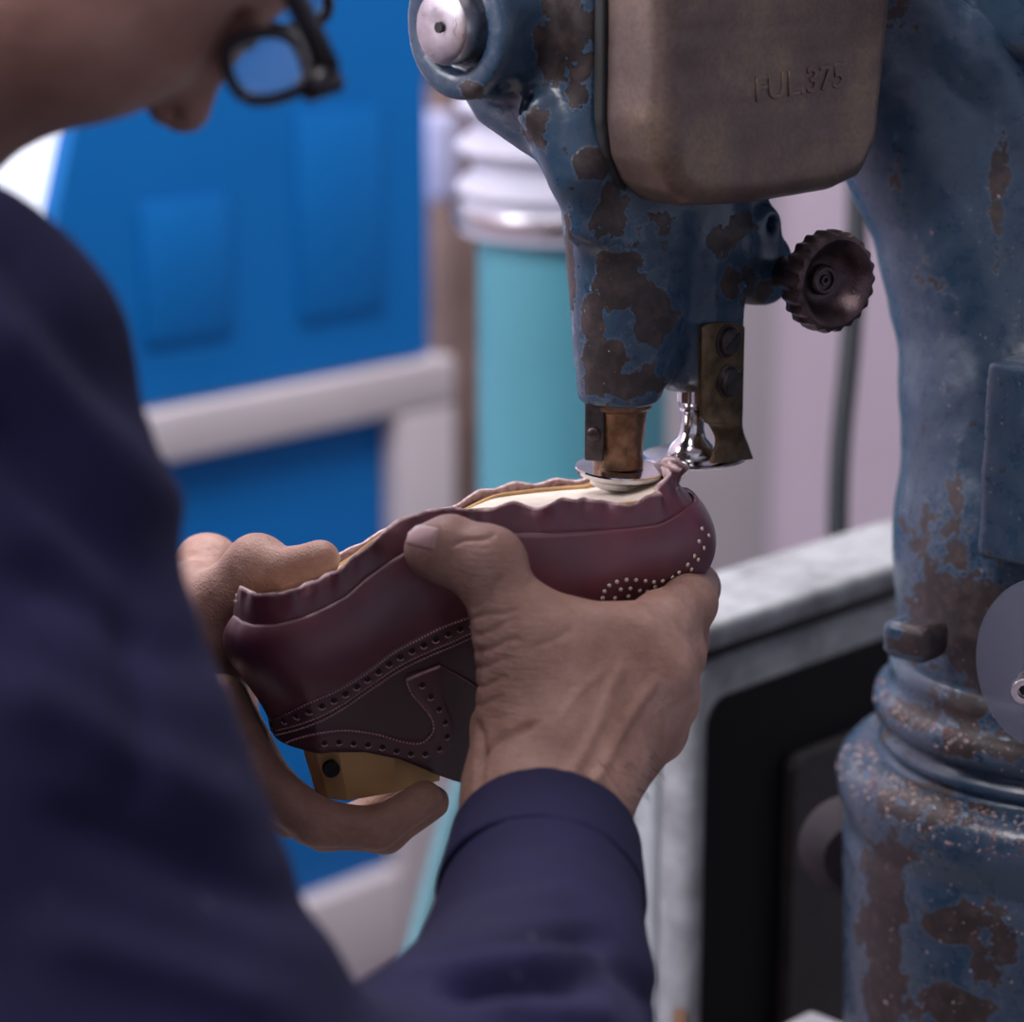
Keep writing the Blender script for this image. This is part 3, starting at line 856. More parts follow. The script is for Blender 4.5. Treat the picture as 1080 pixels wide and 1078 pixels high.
# ================================================================== SHOE
def mat_leather():
    t = NT('burgundy_leather'); v = t.coord()
    n = t.noise(28, 4, .55, v); g = t.noise(900, 3, .6, v); rim = t.attr('rim')
    c = t.ramp(n, [(.3, (.075, .013, .025)), (.55, (.118, .020, .036)), (.75, (.160, .032, .050))])
    q = t.attr('quarter_shade')
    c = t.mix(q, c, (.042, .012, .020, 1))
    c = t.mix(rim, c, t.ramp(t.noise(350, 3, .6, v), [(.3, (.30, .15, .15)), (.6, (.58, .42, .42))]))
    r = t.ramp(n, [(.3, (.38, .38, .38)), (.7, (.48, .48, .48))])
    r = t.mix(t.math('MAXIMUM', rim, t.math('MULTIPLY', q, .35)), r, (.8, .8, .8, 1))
    t.set(Base_Color=c, Roughness=r, Normal=t.bump(t.math('ADD', g, t.math('MULTIPLY', t.noise(140, 4, .6, v), 1.5)), .14, .0005), Specular_IOR_Level=.5,
          Coat_Weight=.8, Coat_Roughness=.5)
    return t.m
M['leather'] = mat_leather()
M['cream'] = simple('cream_insole', srgb(214, 202, 186), .8, 0, .10, 120, .1)
M['thread'] = simple('pale_thread', srgb(196, 160, 160), .8, 0, .15, 300)
M['lastwood'] = simple('yellow_last', srgb(235, 195, 132), .45, 0, .08, 30, .05)
M['redchip'] = simple('red_leather_scrap', srgb(120, 24, 34), .7)

H0 = P(242, 668, .998); H1 = P(750, 545, 1.058)
Ls_v = (H1 - H0) * np.array([1, 1, 0]); Ls_v /= np.linalg.norm(Ls_v)
Wv = np.cross(Ls_v, Z_); 
if Wv @ FWD > 0: Wv = -Wv
def SP(px, py, w):
    """pixel -> (s, z) on the plane at lateral offset w (towards the viewer) of the shoe"""
    h = plane_hit(px, py, H0 + Wv * w, Wv); return (h - H0) @ Ls_v, h[2] - H0[2]
def SW(s, w, z): return H0 + Ls_v * s + Wv * w + Z_ * z
s_tip = SP(725, 540, 0)[0]; s_heel = SP(247, 668, 0)[0]; SL = s_tip - s_heel
def sstep(a, b, x): x = np.clip((x - a) / (b - a), 0, 1); return x * x * (3 - 2 * x)
outl = [(0, 0), (.004, .009), (.018, .0185), (.05, .0265), (.10, .0305), (.2, .0315), (.35, .030), (.48, .0325), (.62, .041), (.74, .0455), (.84, .0435), (.915, .035), (.965, .024), (.991, .012), (1, 0)]
oc = spline(np.array([(s_heel + a * SL, b, 0) for a, b in outl]), 900)
ln = np.concatenate([[0], np.cumsum(np.linalg.norm(np.diff(oc, axis=0), axis=1))])
NH = 150
near = np.stack([np.interp(np.linspace(0, ln[-1], NH + 1), ln, oc[:, k]) for k in (0, 1)], 1)
near[:, 1] = np.maximum(near[:, 1], 0)
ring = np.vstack([near, near[-2:0:-1] * [1, -1]])       # closed plan outline, heel back first
NR = len(ring)
tan = np.roll(ring, -1, 0) - np.roll(ring, 1, 0); tan /= np.linalg.norm(tan, axis=1, keepdims=True)
onrm = np.stack([-tan[:, 1], tan[:, 0]], 1)
if onrm[NH // 2] @ [0, 1] < 0: onrm = -onrm
def table(pts, w):
    a = np.array(sorted(SP(x, y, w if np.isscalar(w) else w(x)) for x, y in pts)); return a[:, 0], a[:, 1]
fe = [(247, 676), (269, 668), (298, 659), (328, 648), (347, 639), (365, 628), (385, 610), (410, 592), (440, 576), (470, 567), (520, 565), (580, 564), (640, 558), (690, 548), (720, 528), (745, 515)]
wf = lambda x: float(np.interp((x - 247) / (738 - 247), [a for a, b in outl], [b for a, b in outl]))
fs_, fz_ = table(fe, wf)
_k = fs_ > .012; _s0 = fs_[_k][0]; _z0 = fz_[_k][0]; _sl = (fz_[_k][1] - _z0) / (fs_[_k][1] - _s0)
zc = lambda s: np.where(s < _s0, _z0 + (s - _s0) * _sl, np.interp(s, fs_[_k], fz_[_k]))
def zf(s, w=None):
    # the sole is rolled a little away from the viewer, more so at the heel
    t = (s - s_heel) / SL
    wn = np.interp(t, [a for a, b in outl], [b for a, b in outl])
    k = .30 - .19 * sstep(.38, .62, t)
    return zc(s) + ((wn if w is None else w) - wn) * k
tl = [(288, 803), (320, 797), (350, 793), (385, 793), (420, 800), (450, 812), (485, 830), (510, 842)]
ts_, tz_ = table(tl, .027)
s_hb = SP(290, 803, 0)[0]; s_th = SP(505, 838, .012)[0]
rg = [(505, 838), (525, 800), (550, 755), (580, 705), (615, 668), (655, 640), (695, 628), (722, 606), (738, 585)]
rs_, rz_ = table(rg, 0)
# at the toe the ridge is seen past the near bulge, so lift it a little
rs_end = SP(722, 600, 0)[0]
def sstep(a, b, x): x = np.clip((x - a) / (b - a), 0, 1); return x * x * (3 - 2 * x)
NV = 46
wallV = np.zeros((NV, NR, 3))
for i, (s, w) in enumerate(ring):
    t = (s - s_heel) / SL; sg = 1 if w >= 0 else -1
    O = np.array([s, w, zf(s, w)])
    if t < .56:
        u = t / .56; Ts = s_hb + (s_th - s_hb) * u
        tw = .0275 * min(1, math.sqrt(max(u, 0) / .14)) * min(1, math.sqrt(max(1 - u, 0) / .30))
        T = np.array([Ts, sg * tw, np.interp(Ts, ts_, tz_)])
    else:
        u = (t - .56) / .44; Ts = s_th + (rs_end - s_th) * u
        T = np.array([Ts, 0, np.interp(Ts, rs_, rz_)])
    h = O[2] - T[2]; n = np.array([onrm[i][0], onrm[i][1], 0]); up = np.array([0, 0, 1.0])
    k = sstep(.46, .66, t)
    toe = sstep(.8, 1.0, t); heel = 1 - sstep(0, .15, t)
    P1 = O + n * (.013 + .003 * toe) - up * h * (.30 + .12 * toe)
    P2a = T + up * h * .45 + n * .006 * (1 - heel) + n * .004 * heel
    P2b = T + np.array([0, (w) * .95, 0]) + n * .010 * toe + up * h * .10
    P2 = P2a * (1 - k) + P2b * k
    for j in range(NV):
        v = j / (NV - 1)
        wallV[j, i] = (1 - v) ** 3 * O + 3 * (1 - v) ** 2 * v * P1 + 3 * (1 - v) * v * v * P2 + v ** 3 * T
W3 = H0 + wallV[..., 0:1] * Ls_v + wallV[..., 1:2] * Wv + wallV[..., 2:3] * Z_
flat = W3.reshape(-1, 3)
flat = flat + (fbm(flat, 45, 2, 11) * .0006)[:, None] * np.array([0.4, -1, .3])
faces = []
for j in range(NV - 1):
    for i in range(NR):
        a = j * NR + i; b = j * NR + (i + 1) % NR
        faces.append((a, b, b + NR, a + NR))
shoe = empty('shoe'); tag(shoe, 'burgundy leather brogue shoe held upside down under the feed disc, unfinished and without sole', 'shoe')
# quarters below the stitched band are matt, with their shade painted into the colour
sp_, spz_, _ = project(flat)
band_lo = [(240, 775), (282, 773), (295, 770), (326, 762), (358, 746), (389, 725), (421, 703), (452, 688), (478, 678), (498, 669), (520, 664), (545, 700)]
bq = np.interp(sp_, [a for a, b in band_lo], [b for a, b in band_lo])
quarter_shade = sstep(-1, 1, spz_ - bq) * (sp_ < 640)
if faces:
    a, b, c = flat[faces[NR * 20 + NH // 2][0]], flat[faces[NR * 20 + NH // 2][1]], flat[faces[NR * 20 + NH // 2][2]]
    if np.cross(b - a, c - a) @ Wv < 0: faces = [q[::-1] for q in faces]
upper = mesh_obj('upper', flat, faces, M['leather'], shoe, attrs={'rim': np.zeros(len(flat)), 'quarter_shade': quarter_shade})
sm = upper.modifiers.new('thickness', 'SOLIDIFY'); sm.thickness = .0018; sm.offset = -1

# lasting margin: gathered leather standing round the insole
def margin():
    vs = []; rims = []; fs = []
    rows = 9
    rng = np.random.RandomState(2)
    ph = np.cumsum(np.linalg.norm(np.roll(ring, -1, 0) - ring, axis=1))
    for side in (0, 1):
        for j in range(rows):
            v = j / (rows - 1)
            for i, (s, w) in enumerate(ring):
                t = (s - s_heel) / SL; n = np.array([onrm[i][0], onrm[i][1], 0])
                toe = sstep(.84, .97, t); heel = 1 - sstep(.1, .3, t); fore = sstep(.38, .5, t)
                q = ph[i]
                hgt = .0120 + .0008 * math.sin(q * 90) + .0016 * fore * math.sin(q * 210 + 1.3 * math.sin(q * 95)) + .0045 * toe * (1 + .5 * math.sin(q * 430)) + .001 * heel
                if w < 0: hgt = .0105 + .0008 * math.sin(q * 300) + .0030 * toe
                lean = .0035 + .0015 * math.sin(q * 160) * v + (.0016 + .0022 * toe) * math.sin(q * 480 + 2 * math.sin(q * 120)) * v
                if w < 0: lean = .0032 + .0006 * math.sin(q * 160) * v
                inward = ((.0016 + lean * v ** 1.3) * (1 - .6 * (1 - sstep(.0, .12, t))) + .0026 * toe * v + .004 * toe * math.sin(v * 3.1))
                c = np.array([s, w, zf(s, w)]) - n * (inward + (.0016 if side else 0)) + np.array([0, 0, hgt * v - .0012 - (.0006 if side else 0) * (j == rows - 1)])
                vs.append(SW(*c)); rims.append(1.0 if (j == rows - 1) else (.9 if side else 0.0))
    N1 = rows * NR
    for j in range(rows - 1):
        for i in range(NR):
            a = j * NR + i; b = j * NR + (i + 1) % NR
            fs.append((a, a + NR, b + NR, b)); fs.append((N1 + a, N1 + b, N1 + b + NR, N1 + a + NR))
    for i in range(NR):
        a = (rows - 1) * NR + i; b = (rows - 1) * NR + (i + 1) % NR
        fs.append((a, N1 + a, N1 + b, b))
    V = np.array(vs)
    V = V + (fbm(V, 260, 2, 21) * .0006)[:, None] * np.array([.3, -.6, 1])
    o = mesh_obj('lasting_margin', V, fs, M['leather'], shoe, attrs={'rim': rims, 'quarter_shade': np.zeros(len(V))})
    tag(o, 'ruffled raw leather edge turned up around the insole')
margin()
# insole
def insole():
    c = [SW(s - onrm[i][0] * .0072, w - onrm[i][1] * .0072, zf(s, w) + .0055) for i, (s, w) in enumerate(ring)]
    vs = list(c); K_ = 8; fs = []
    mid = [SW(s, 0, zf(s, 0) + .0055 + .0008) for (s, w) in ring]
    for k in range(1, K_ + 1):
        for i in range(NR): vs.append(c[i] * (1 - k / K_) + mid[i] * (k / K_))
    for k in range(K_):
        for i in range(NR): fs.append((k * NR + i, k * NR + (i + 1) % NR, (k + 1) * NR + (i + 1) % NR, (k + 1) * NR + i))
    b0 = len(vs)
    for i, (s, w) in enumerate(ring): vs.append(SW(s - onrm[i][0] * .0068, w - onrm[i][1] * .0068, zf(s, w) + .002))
    for i in range(NR): fs.append((i, b0 + i, b0 + (i + 1) % NR, (i + 1) % NR))
    o = mesh_obj('insole', np.array(vs), fs, M['cream'], shoe); tag(o, 'cream insole board')
    # rib glued around the insole
    pts = [SW(s - onrm[i][0] * .011, w - onrm[i][1] * .011, zf(s, w) + .0068) for i, (s, w) in enumerate(ring)][::2]
    tube('insole_rib', pts, .0010, simple('tan_rib', srgb(190, 150, 100), .8, 0, .2, 100), o, 8, True)
insole()

# ---- stitches and perforations on the wall
dg = bpy.context.evaluated_depsgraph_get(); dg.update()
bvu = BVHTree.FromPolygons([tuple(v) for v in flat], [tuple(f) for f in faces])
def onshoe(px, py, off=0.0):
    d = Vector(ray(px, py)).normalized(); h = bvu.ray_cast(Vector(CAM), d)
    if h[0] is None: return None
    n = np.array(h[1]);
    if n @ np.array(d) > 0: n = -n
    return np.array(h[0]) + n * off, n
def resample(pl, step):
    pl = spline(np.array([(x, y, 0) for x, y in pl]), 400)[:, :2]
    L = np.concatenate([[0], np.cumsum(np.linalg.norm(np.diff(pl, axis=0), axis=1))])
    n = max(2, int(L[-1] / step)); q = np.linspace(0, L[-1], n)
    return np.stack([np.interp(q, L, pl[:, k]) for k in (0, 1)], 1)
def stitch(name, pl, step=4.2, rad=.00042, slant=0.0):
    acc = Acc(); q = resample(pl, step)
    for a, b in zip(q[:-1], q[1:]):
        m = (a + b) / 2; d = (b - a) * .40
        if slant:
            nn = np.array([-d[1], d[0]]); d = d + nn * slant
        p1 = onshoe(*(m - d), .0002); p2 = onshoe(*(m + d), .0002)
        if p1 is None or p2 is None: continue
        c = (p1[0] + p2[0]) / 2 + p1[1] * .0004
        if np.linalg.norm(p1[0] - p2[0]) > .006: continue
        v, f = tube_v([p1[0], c, p2[0]], [rad * .5, rad, rad * .5], 6); acc.add(v, f)
    if acc.n: return acc.obj(name, M['thread'], shoe)
top = [(524, 641), (498, 650), (468, 661), (440, 675), (414, 689), (389, 708), (358, 727), (326, 741), (295, 756), (272, 764)]
low = [(524, 658), (498, 667), (478, 676), (452, 687), (421, 702), (389, 723), (358, 744), (326, 760), (295, 769), (276, 773)]
swan = [(428, 716), (433, 730), (444, 743), (454, 755), (457, 768), (451, 779), (440, 784), (421, 781), (396, 774), (364, 770), (336, 773), (313, 779), (298, 785)]
swout = [(445, 722), (459, 742), (468, 760), (471, 774), (466, 786), (455, 793), (441, 795), (425, 793), (410, 789), (396, 786), (380, 784), (358, 782), (342, 783)]
# raised bands under the stitches
def strip(name, pa, pb, hgt, step=4):
    na = resample(pa, step); n = len(na); qb = resample(pb, step); 
    qb = np.stack([np.interp(np.linspace(0, 1, n), np.linspace(0, 1, len(qb)), qb[:, k]) for k in (0, 1)], 1)
    vs = []; fs = []; W = 7
    for i in range(n):
        for j in range(W):
            t = j / (W - 1); p = na[i] * (1 - t) + qb[i] * t
            r = onshoe(p[0], p[1], hgt if 0 < j < W - 1 else -.0004)
            if r is None: r = (vs[-1] if vs else np.zeros(3), 0)
            vs.append(r[0])
    for i in range(n - 1):
        for j in range(W - 1):
            a = i * W + j; fs.append((a, a + 1, a + W + 1, a + W))
    V = np.array(vs); q = fs[len(fs) // 2]
    if np.cross(V[q[1]] - V[q[0]], V[q[2]] - V[q[0]]) @ Wv < 0: fs = [f[::-1] for f in fs]
    return mesh_obj(name, V, fs, M['leather'], shoe, attrs={'rim': np.zeros(len(V)), 'quarter_shade': np.full(len(V), .45)})
strip('facing_band', [(x, y - 4) for x, y in top], [(x, y + 3) for x, y in low], .0007)
strip('swan_neck_band', [(426, 712)] + [(x - 3, y) for x, y in swan[1:6]] + [(x, y - 4) for x, y in swan[6:]], [(465, 700), (470, 735), (479, 758), (481, 776), (473, 795), (458, 803), (441, 805)] + [(x, y + 9) for x, y in swout[8:]], .0006)
stitch('upper_stitching', top, 3.4)
stitch('lower_stitching', low, 3.6, .0004, .5)
stitch('lower_stitching', [(x, y + 5) for x, y in low], 3.6, .0004, .5)
stitch('curved_stitching', swan, 3.6, .00046, .3)
ed = [onshoe(x, y, .0009)[0] for x, y in resample([(428, 716), (445, 709), (463, 702)], 3)]
tube('pale_cut_edge', ed, .0006, M['thread'], shoe, 6)
ed = [onshoe(x, y, .0003)[0] for x, y in resample([(463, 702), (478, 709), (500, 722), (525, 740)], 4)]
tube('folded_seam', ed, .0006, M['leather'], shoe, 6)
def holes(name, pts, r, mat, ringm=None):
    acc = Acc(); acc2 = Acc()
    for (x, y) in pts:
        h = onshoe(x, y, .0008)
        if h is None: continue
        v, f = lathe_v([(0, .0002), (r, .0002), (r, -.0004), (0, -.0004)], h[0], h[1], 12); acc.add(v, f)
        if ringm:
            u, w, n = frame(h[1])
            aa = [math.radians(200 + k * 16) for k in range(9)]
            v, f = tube_v([h[0] + (u * math.cos(a) + w * math.sin(a)) * r * 1.15 + n * .0002 for a in aa], .0003, 5); acc2.add(v, f)
    o = acc.obj(name, mat, shoe)
    if ringm and acc2.n: acc2.obj('perforation_edge', M['thread'], o)
mid = [((a[0] + b[0]) / 2, (a[1] + b[1]) / 2 - 1) for a, b in zip(top, low)]
holes('band_perforations', resample(mid, 13), .0013, M['black'], True)
holes('curve_perforations', resample(swout, 14), .0011, M['black'], True)
toe_dots = [(739, 558), (746, 565), (736, 571), (741, 578), (731, 586), (735, 590), (724, 595), (728, 600), (715, 603), (708, 608), (719, 607), (698, 612), (702, 616), (689, 613), (680, 612), (670, 611), (660, 611), (650, 613), (642, 617), (637, 623), (635, 630), (654, 621), (664, 620), (674, 622), (682, 623), (662, 628), (648, 630), (690, 618)]
holes('toe_perforations', toe_dots, .00085, M['cream'])
# red scraps on the heel breast
for (x, y, r) in ((352, 634, .0016), (358, 630, .0013), (365, 603, .0014)):
    h = onshoe(x, y + (6 if y < 620 else 0), .001)
    if h is None: continue
# last
def last_body():
    # plan polygon in (s, w), outline heights in z
    s0 = SP(335, 800, .018)[0]; s1 = SP(417, 800, .020)[0]; s2 = SP(457, 800, 0.0)[0]
    pl = [(s0 - .010, 0), (s0 - .006, .012), (s0 + .004, .0185), (s1, .0205), (s1 + .006, .016), (s2 + .002, .003), (s2 + .002, -.003), (s1 + .006, -.016), (s1, -.0205), (s0 + .004, -.0185), (s0 - .006, -.012)]
    za = SP(362, 849, .019)[1]; zb_ = SP(418, 838, .020)[1]; zc_ = SP(457, 822, 0)[1]
    sa = SP(362, 849, .019)[0]
    n = len(pl); vs = []
    ztop = SP(400, 700, 0)[1]
    levels = [0, .25, .5, .8, .95, 1]
    for lv in levels:
        for (s, w) in pl:
            zb2 = np.interp(s, [s0, s1, s2], [za, zb_, zc_])
            z = ztop + (zb2 - ztop) * lv
            sh = (sa - s0) * lv * max(0, 1 - (s - s0) / (s1 - s0)) if s < s1 else 0
            k = 1 - .10 * lv - (.05 if lv == 1 else 0)
            vs.append(SW(s + sh, w * k, z))
    fs = []
    for l in range(len(levels) - 1):
        for i in range(n): fs.append((l * n + i, l * n + (i + 1) % n, (l + 1) * n + (i + 1) % n, (l + 1) * n + i))
    fs.append(tuple(range(n))[::-1]); fs.append(tuple(range((len(levels) - 1) * n, len(levels) * n)))
    o = mesh_obj('shoe_last', np.array(vs), fs, M['lastwood'], None, True); sharp(o, 28)
    tag(o, 'yellow shoe last showing below the shoe opening', 'shoe last')
    h = SP(350, 812, .0195)
    lathe('last_bore', [(0, .0006), (.0035, .0006), (.0035, -.002), (0, -.002)], SW(h[0], .0188, h[1]), M['black'], o, Wv, 20)
    # inner body of the last filling the upper
    V = np.vstack([W3[j] * .97 + (H0 + Ls_v * (SL / 2 + s_heel) + Z_ * (W3[j][:, 2].mean() - H0[2])) * .03 for j in range(2, NV)])
last_body()
# ================================================================== PERSON
def mat_skin():
    t = NT('skin'); v = t.coord()
    n = t.noise(38, 4, .6, v); f = t.noise(300, 3, .6, v)
    c = t.ramp(n, [(.3, (.26, .14, .10)), (.5, (.35, .20, .152)), (.72, (.46, .285, .23))])
    c = t.mix(t.math('MULTIPLY', t.ramp(f, [(.45, (0, 0, 0)), (.75, (1, 1, 1))]), .22), c, (.20, .085, .065, 1))
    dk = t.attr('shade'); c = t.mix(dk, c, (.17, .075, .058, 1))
    vor = t.n('ShaderNodeTexVoronoi'); vor.inputs['Scale'].default_value = 620; vor.feature = 'DISTANCE_TO_EDGE'; t.l(v, vor.inputs['Vector'])
    wr = t.noise(1.0, 4, .6, t.coord((90, 90, 620)), .6)
    wk = t.attr('wrinkle')
    h = t.math('ADD', t.math('MULTIPLY', vor.outputs['Distance'], .35), t.math('MULTIPLY', t.math('MULTIPLY', wr, wk), 2.2))
    h = t.math('ADD', h, t.math('MULTIPLY', t.noise(180, 4, .65, v), .8))
    t.set(Base_Color=c, Roughness=.50, Normal=t.bump(h, .6, .0013), Subsurface_Weight=.12, Subsurface_Radius=(.006, .0025, .0015), Subsurface_Scale=1.0, Specular_IOR_Level=.42)
    return t.m
M['skin'] = mat_skin()
def mat_cloth():
    t = NT('navy_twill'); v = t.coord()
    n = t.noise(14, 5, .6, v)
    w = t.n('ShaderNodeTexWave'); w.inputs['Scale'].default_value = 420; w.inputs['Distortion'].default_value = 1.5; t.l(v, w.inputs['Vector'])
    c = t.ramp(n, [(.3, (.0052, .0050, .025)), (.7, (.0105, .0098, .045))])
    lint = t.ramp(t.noise(170, 2, .5, v), [(.74, (0, 0, 0)), (.77, (1, 1, 1))])
    c = t.mix(t.math('MULTIPLY', lint, .22), c, (.25, .22, .30, 1))
    t.set(Base_Color=c, Roughness=.85, Normal=t.bump(t.math('ADD', t.math('MULTIPLY', w.outputs['Fac'], .25), t.noise(90, 5, .6, v)), .22, .0012),
          Specular_IOR_Level=.22, Sheen_Weight=.02, Sheen_Roughness=.5)
    t.b.inputs['Sheen Tint'].default_value = (.35, .35, .75, 1)
    return t.m
M['cloth'] = mat_cloth()
def chain(p, pts, k, d=None):
    for (a, ra), (b, rb) in zip(pts[:-1], pts[1:]):
        e = cone(p, a, b, ra, rb); d = e if d is None else smin(d, e, k)
    return d
# wrist / forearm lines shared by body and sleeve
WR = P(578, 865, .938); FA = P(560, 1080, .835); EL = P(300, 1430, .70)
def right_hand(p):
    # wrist and forearm (an oval made of two cones)
    d = cone(p, P(549, 862, .940), P(556, 1010, .878), .0218, .0205)
    d = smin(d, cone(p, P(605, 862, .946), P(592, 1010, .880), .0200, .0195), .018)
    d = smin(d, cone(p, P(578, 862, .940), P(574, 1010, .875), .022, .021), .018)
    # metacarpals
    for (x, y, dd, r0, r1, bx_) in ((662, 680, .963, .0185, .0150, 575), (688, 704, .970, .0180, .0145, 592), (700, 735, .982, .0175, .0135, 605), (690, 770, .997, .0165, .0130, 612)):
        d = smin(d, cone(p, P(bx_, 825, .948), P(x, y, dd), r0, r1), .014)
    # thenar mass, web
    d = smin(d, cone(p, P(553, 815, .950), P(553, 672, .956), .0215, .0165), .014)
    d = smin(d, cone(p, P(556, 672, .957), P(640, 688, .968), .0150, .0130), .016)
    d = smin(d, cone(p, P(600, 750, .955), P(600, 690, .958), .0180, .0165), .016)
    # palm side bulge below the shoe
    d = smin(d, cone(p, P(532, 835, .966), P(535, 770, .972), .0130, .0150), .006)
    # thumb
    th = cone(p, P(551, 668, .955), P(513, 600, .957), .0158, .0128)
    th = smin(th, sph(p, P(517, 592, .956), .0136), .006)
    th = smin(th, cone(p, P(512, 596, .957), P(474, 580, .961), .0136, .0134), .006)
    th = smin(th, cone(p, P(474, 581, .962), P(456, 580, .966), .0132, .0112), .004)
    d = smin(d, th, .008)
    # fingers folded round the toe
    fing = [
        [((662, 680, .965), .0140), ((698, 656, .985), .0122), ((727, 636, 1.012), .0112), ((734, 620, 1.055), .0098), ((712, 575, 1.098), .0086)],
        [((688, 704, .972), .0140), ((712, 690, .995), .0120), ((716, 676, 1.020), .0118), ((712, 655, 1.062), .0100), ((690, 632, 1.098), .0086)],
        [((700, 735, .985), .0130), ((707, 728, 1.005), .0115), ((705, 712, 1.030), .0110), ((695, 690, 1.066), .0095), ((668, 670, 1.095), .0082)],
        [((690, 770, .999), .0120), ((694, 764, 1.018), .0102), ((688, 750, 1.040), .0098), ((675, 730, 1.064), .0085), ((650, 712, 1.085), .0075)]]
    for i, fg in enumerate(fing):
        pts = [(P(*q), r) for q, r in fg]
        d = smin(d, chain(p, pts, .004), .006)
    # knuckle pads
    d = smin(d, sph(p, P(692, 712, .965), .0125), .008)
    return d
def left_hand(p):
    d = cone(p, P(202, 640, 1.056), P(216, 755, 1.056), .0200, .0180)
    d = smin(d, cone(p, P(218, 600, 1.088), P(236, 760, 1.092), .0160, .016), .015)
    d = smin(d, cone(p, P(120, 735, 1.05), P(205, 690, 1.045), .026, .024), .015)
    th = chain(p, [(P(225, 645, 1.04), .0165), (P(272, 598, 1.03), .0118), (P(304, 601, 1.02), .0085)], .006)
    th = smin(th, sph(p, P(270, 594, 1.03), .0112), .006)
    th = smin(th, cone(p, P(304, 601, 1.02), P(338, 590, 1.012), .0086, .0082), .004)
    d = smin(d, th, .008)
    for k, (dx, dy, dd, r) in enumerate(((0, 0, 0, 1.0), (8, 4, .021, 1.0), (-6, 0, .041, .95), (-30, -6, .058, .85))):
        pts = [(P(232 + dx * .3, 742 + dy * .5, 1.018 + dd), .0125 * r), (P(278 + dx, 828 + dy, 1.008 + dd), .0105 * r), (P(335 + dx, 868 + dy, 1.002 + dd), .0096 * r), (P(398 + dx, 874 + dy, 1.004 + dd), .0084 * r), (P(448 + dx, 842 + dy, 1.012 + dd), .0074 * r)]
        f = chain(p, pts, .004)
        d = smin(d, f, .005)
    return d
HS = .86
def head_sdf(p):
    return head_raw(CAM + (p - CAM) / HS) * HS
def head_raw(p):
    ax_f = None
    d = sph(p, P(95, -215, .92), .098)
    d = smin(d, ell(p, P(50, -12, .885), (.066, .050, .050)), .03)          # cheek and jaw
    d = smin(d, cone(p, P(140, -20, .90), P(188, 20, .915), .036, .020), .02)
    d = smin(d, cone(p, P(222, 0, .92), P(300, -80, .93), .014, .026), .02)   # brow
    d = smin(d, cone(p, P(228, 45, .925), P(195, 113, .930), .0065, .0105), .008)  # nose
    d = smin(d, sph(p, P(176, 114, .925), .0078), .004)
    d = smin(d, sph(p, P(186, 112, .945), .0085), .007)
    d = smin(d, cone(p, P(100, 70, .95), P(30, 60, .96), .016, .022), .02)      # mouth and chin, turned away
    d = smax(d, -cone(p, P(181, 136, .914), P(186, 112, .925), .0052, .003), .002)
    d = smax(d, -ell(p, P(228, 38, .902), (.013, .016, .014)), .008)              # eye socket
    d = smin(d, sph(p, P(226, 36, .922), .0115), .002)                            # eyeball with lids
    d = smin(d, ell(p, P(-75, -150, .84), (.012, .020, .032)), .006)              # ear
    d = smin(d, cone(p, P(-60, -20, .92), P(-220, 200, .88), .052, .058), .03)      # neck
    return d
def torso_sdf(p):
    d = cone(p, P(-190, 210, .88), P(-260, 420, .88), .06, .12)
    d = smin(d, cone(p, P(-300, 500, .88), P(-260, 1300, .92), .115, .125), .05)
    d = smin(d, cone(p, P(-130, 430, .725), P(280, 1400, .70), .055, .042), .04)
    d = smin(d, cone(p, P(280, 1400, .70), P(545, 1010, .87), .040, .026), .02)
    d = smin(d, cone(p, P(-300, 430, 1.05), P(-220, 1000, 1.12), .055, .042), .04)
    d = smin(d, cone(p, P(-220, 1000, 1.12), P(120, 735, 1.05), .040, .026), .02)
    d = smin(d, cone(p, P(-260, 1300, .92), P(-260, 1900, 1.0), .12, .13), .05)
    return d
def bounds(fn, pts, m):
    q = np.array([P(*a) for a in pts]); return q.min(0) - m, q.max(0) + m
Vs = []; Fs = []; att = {'shade': [], 'wrinkle': []}; off = 0
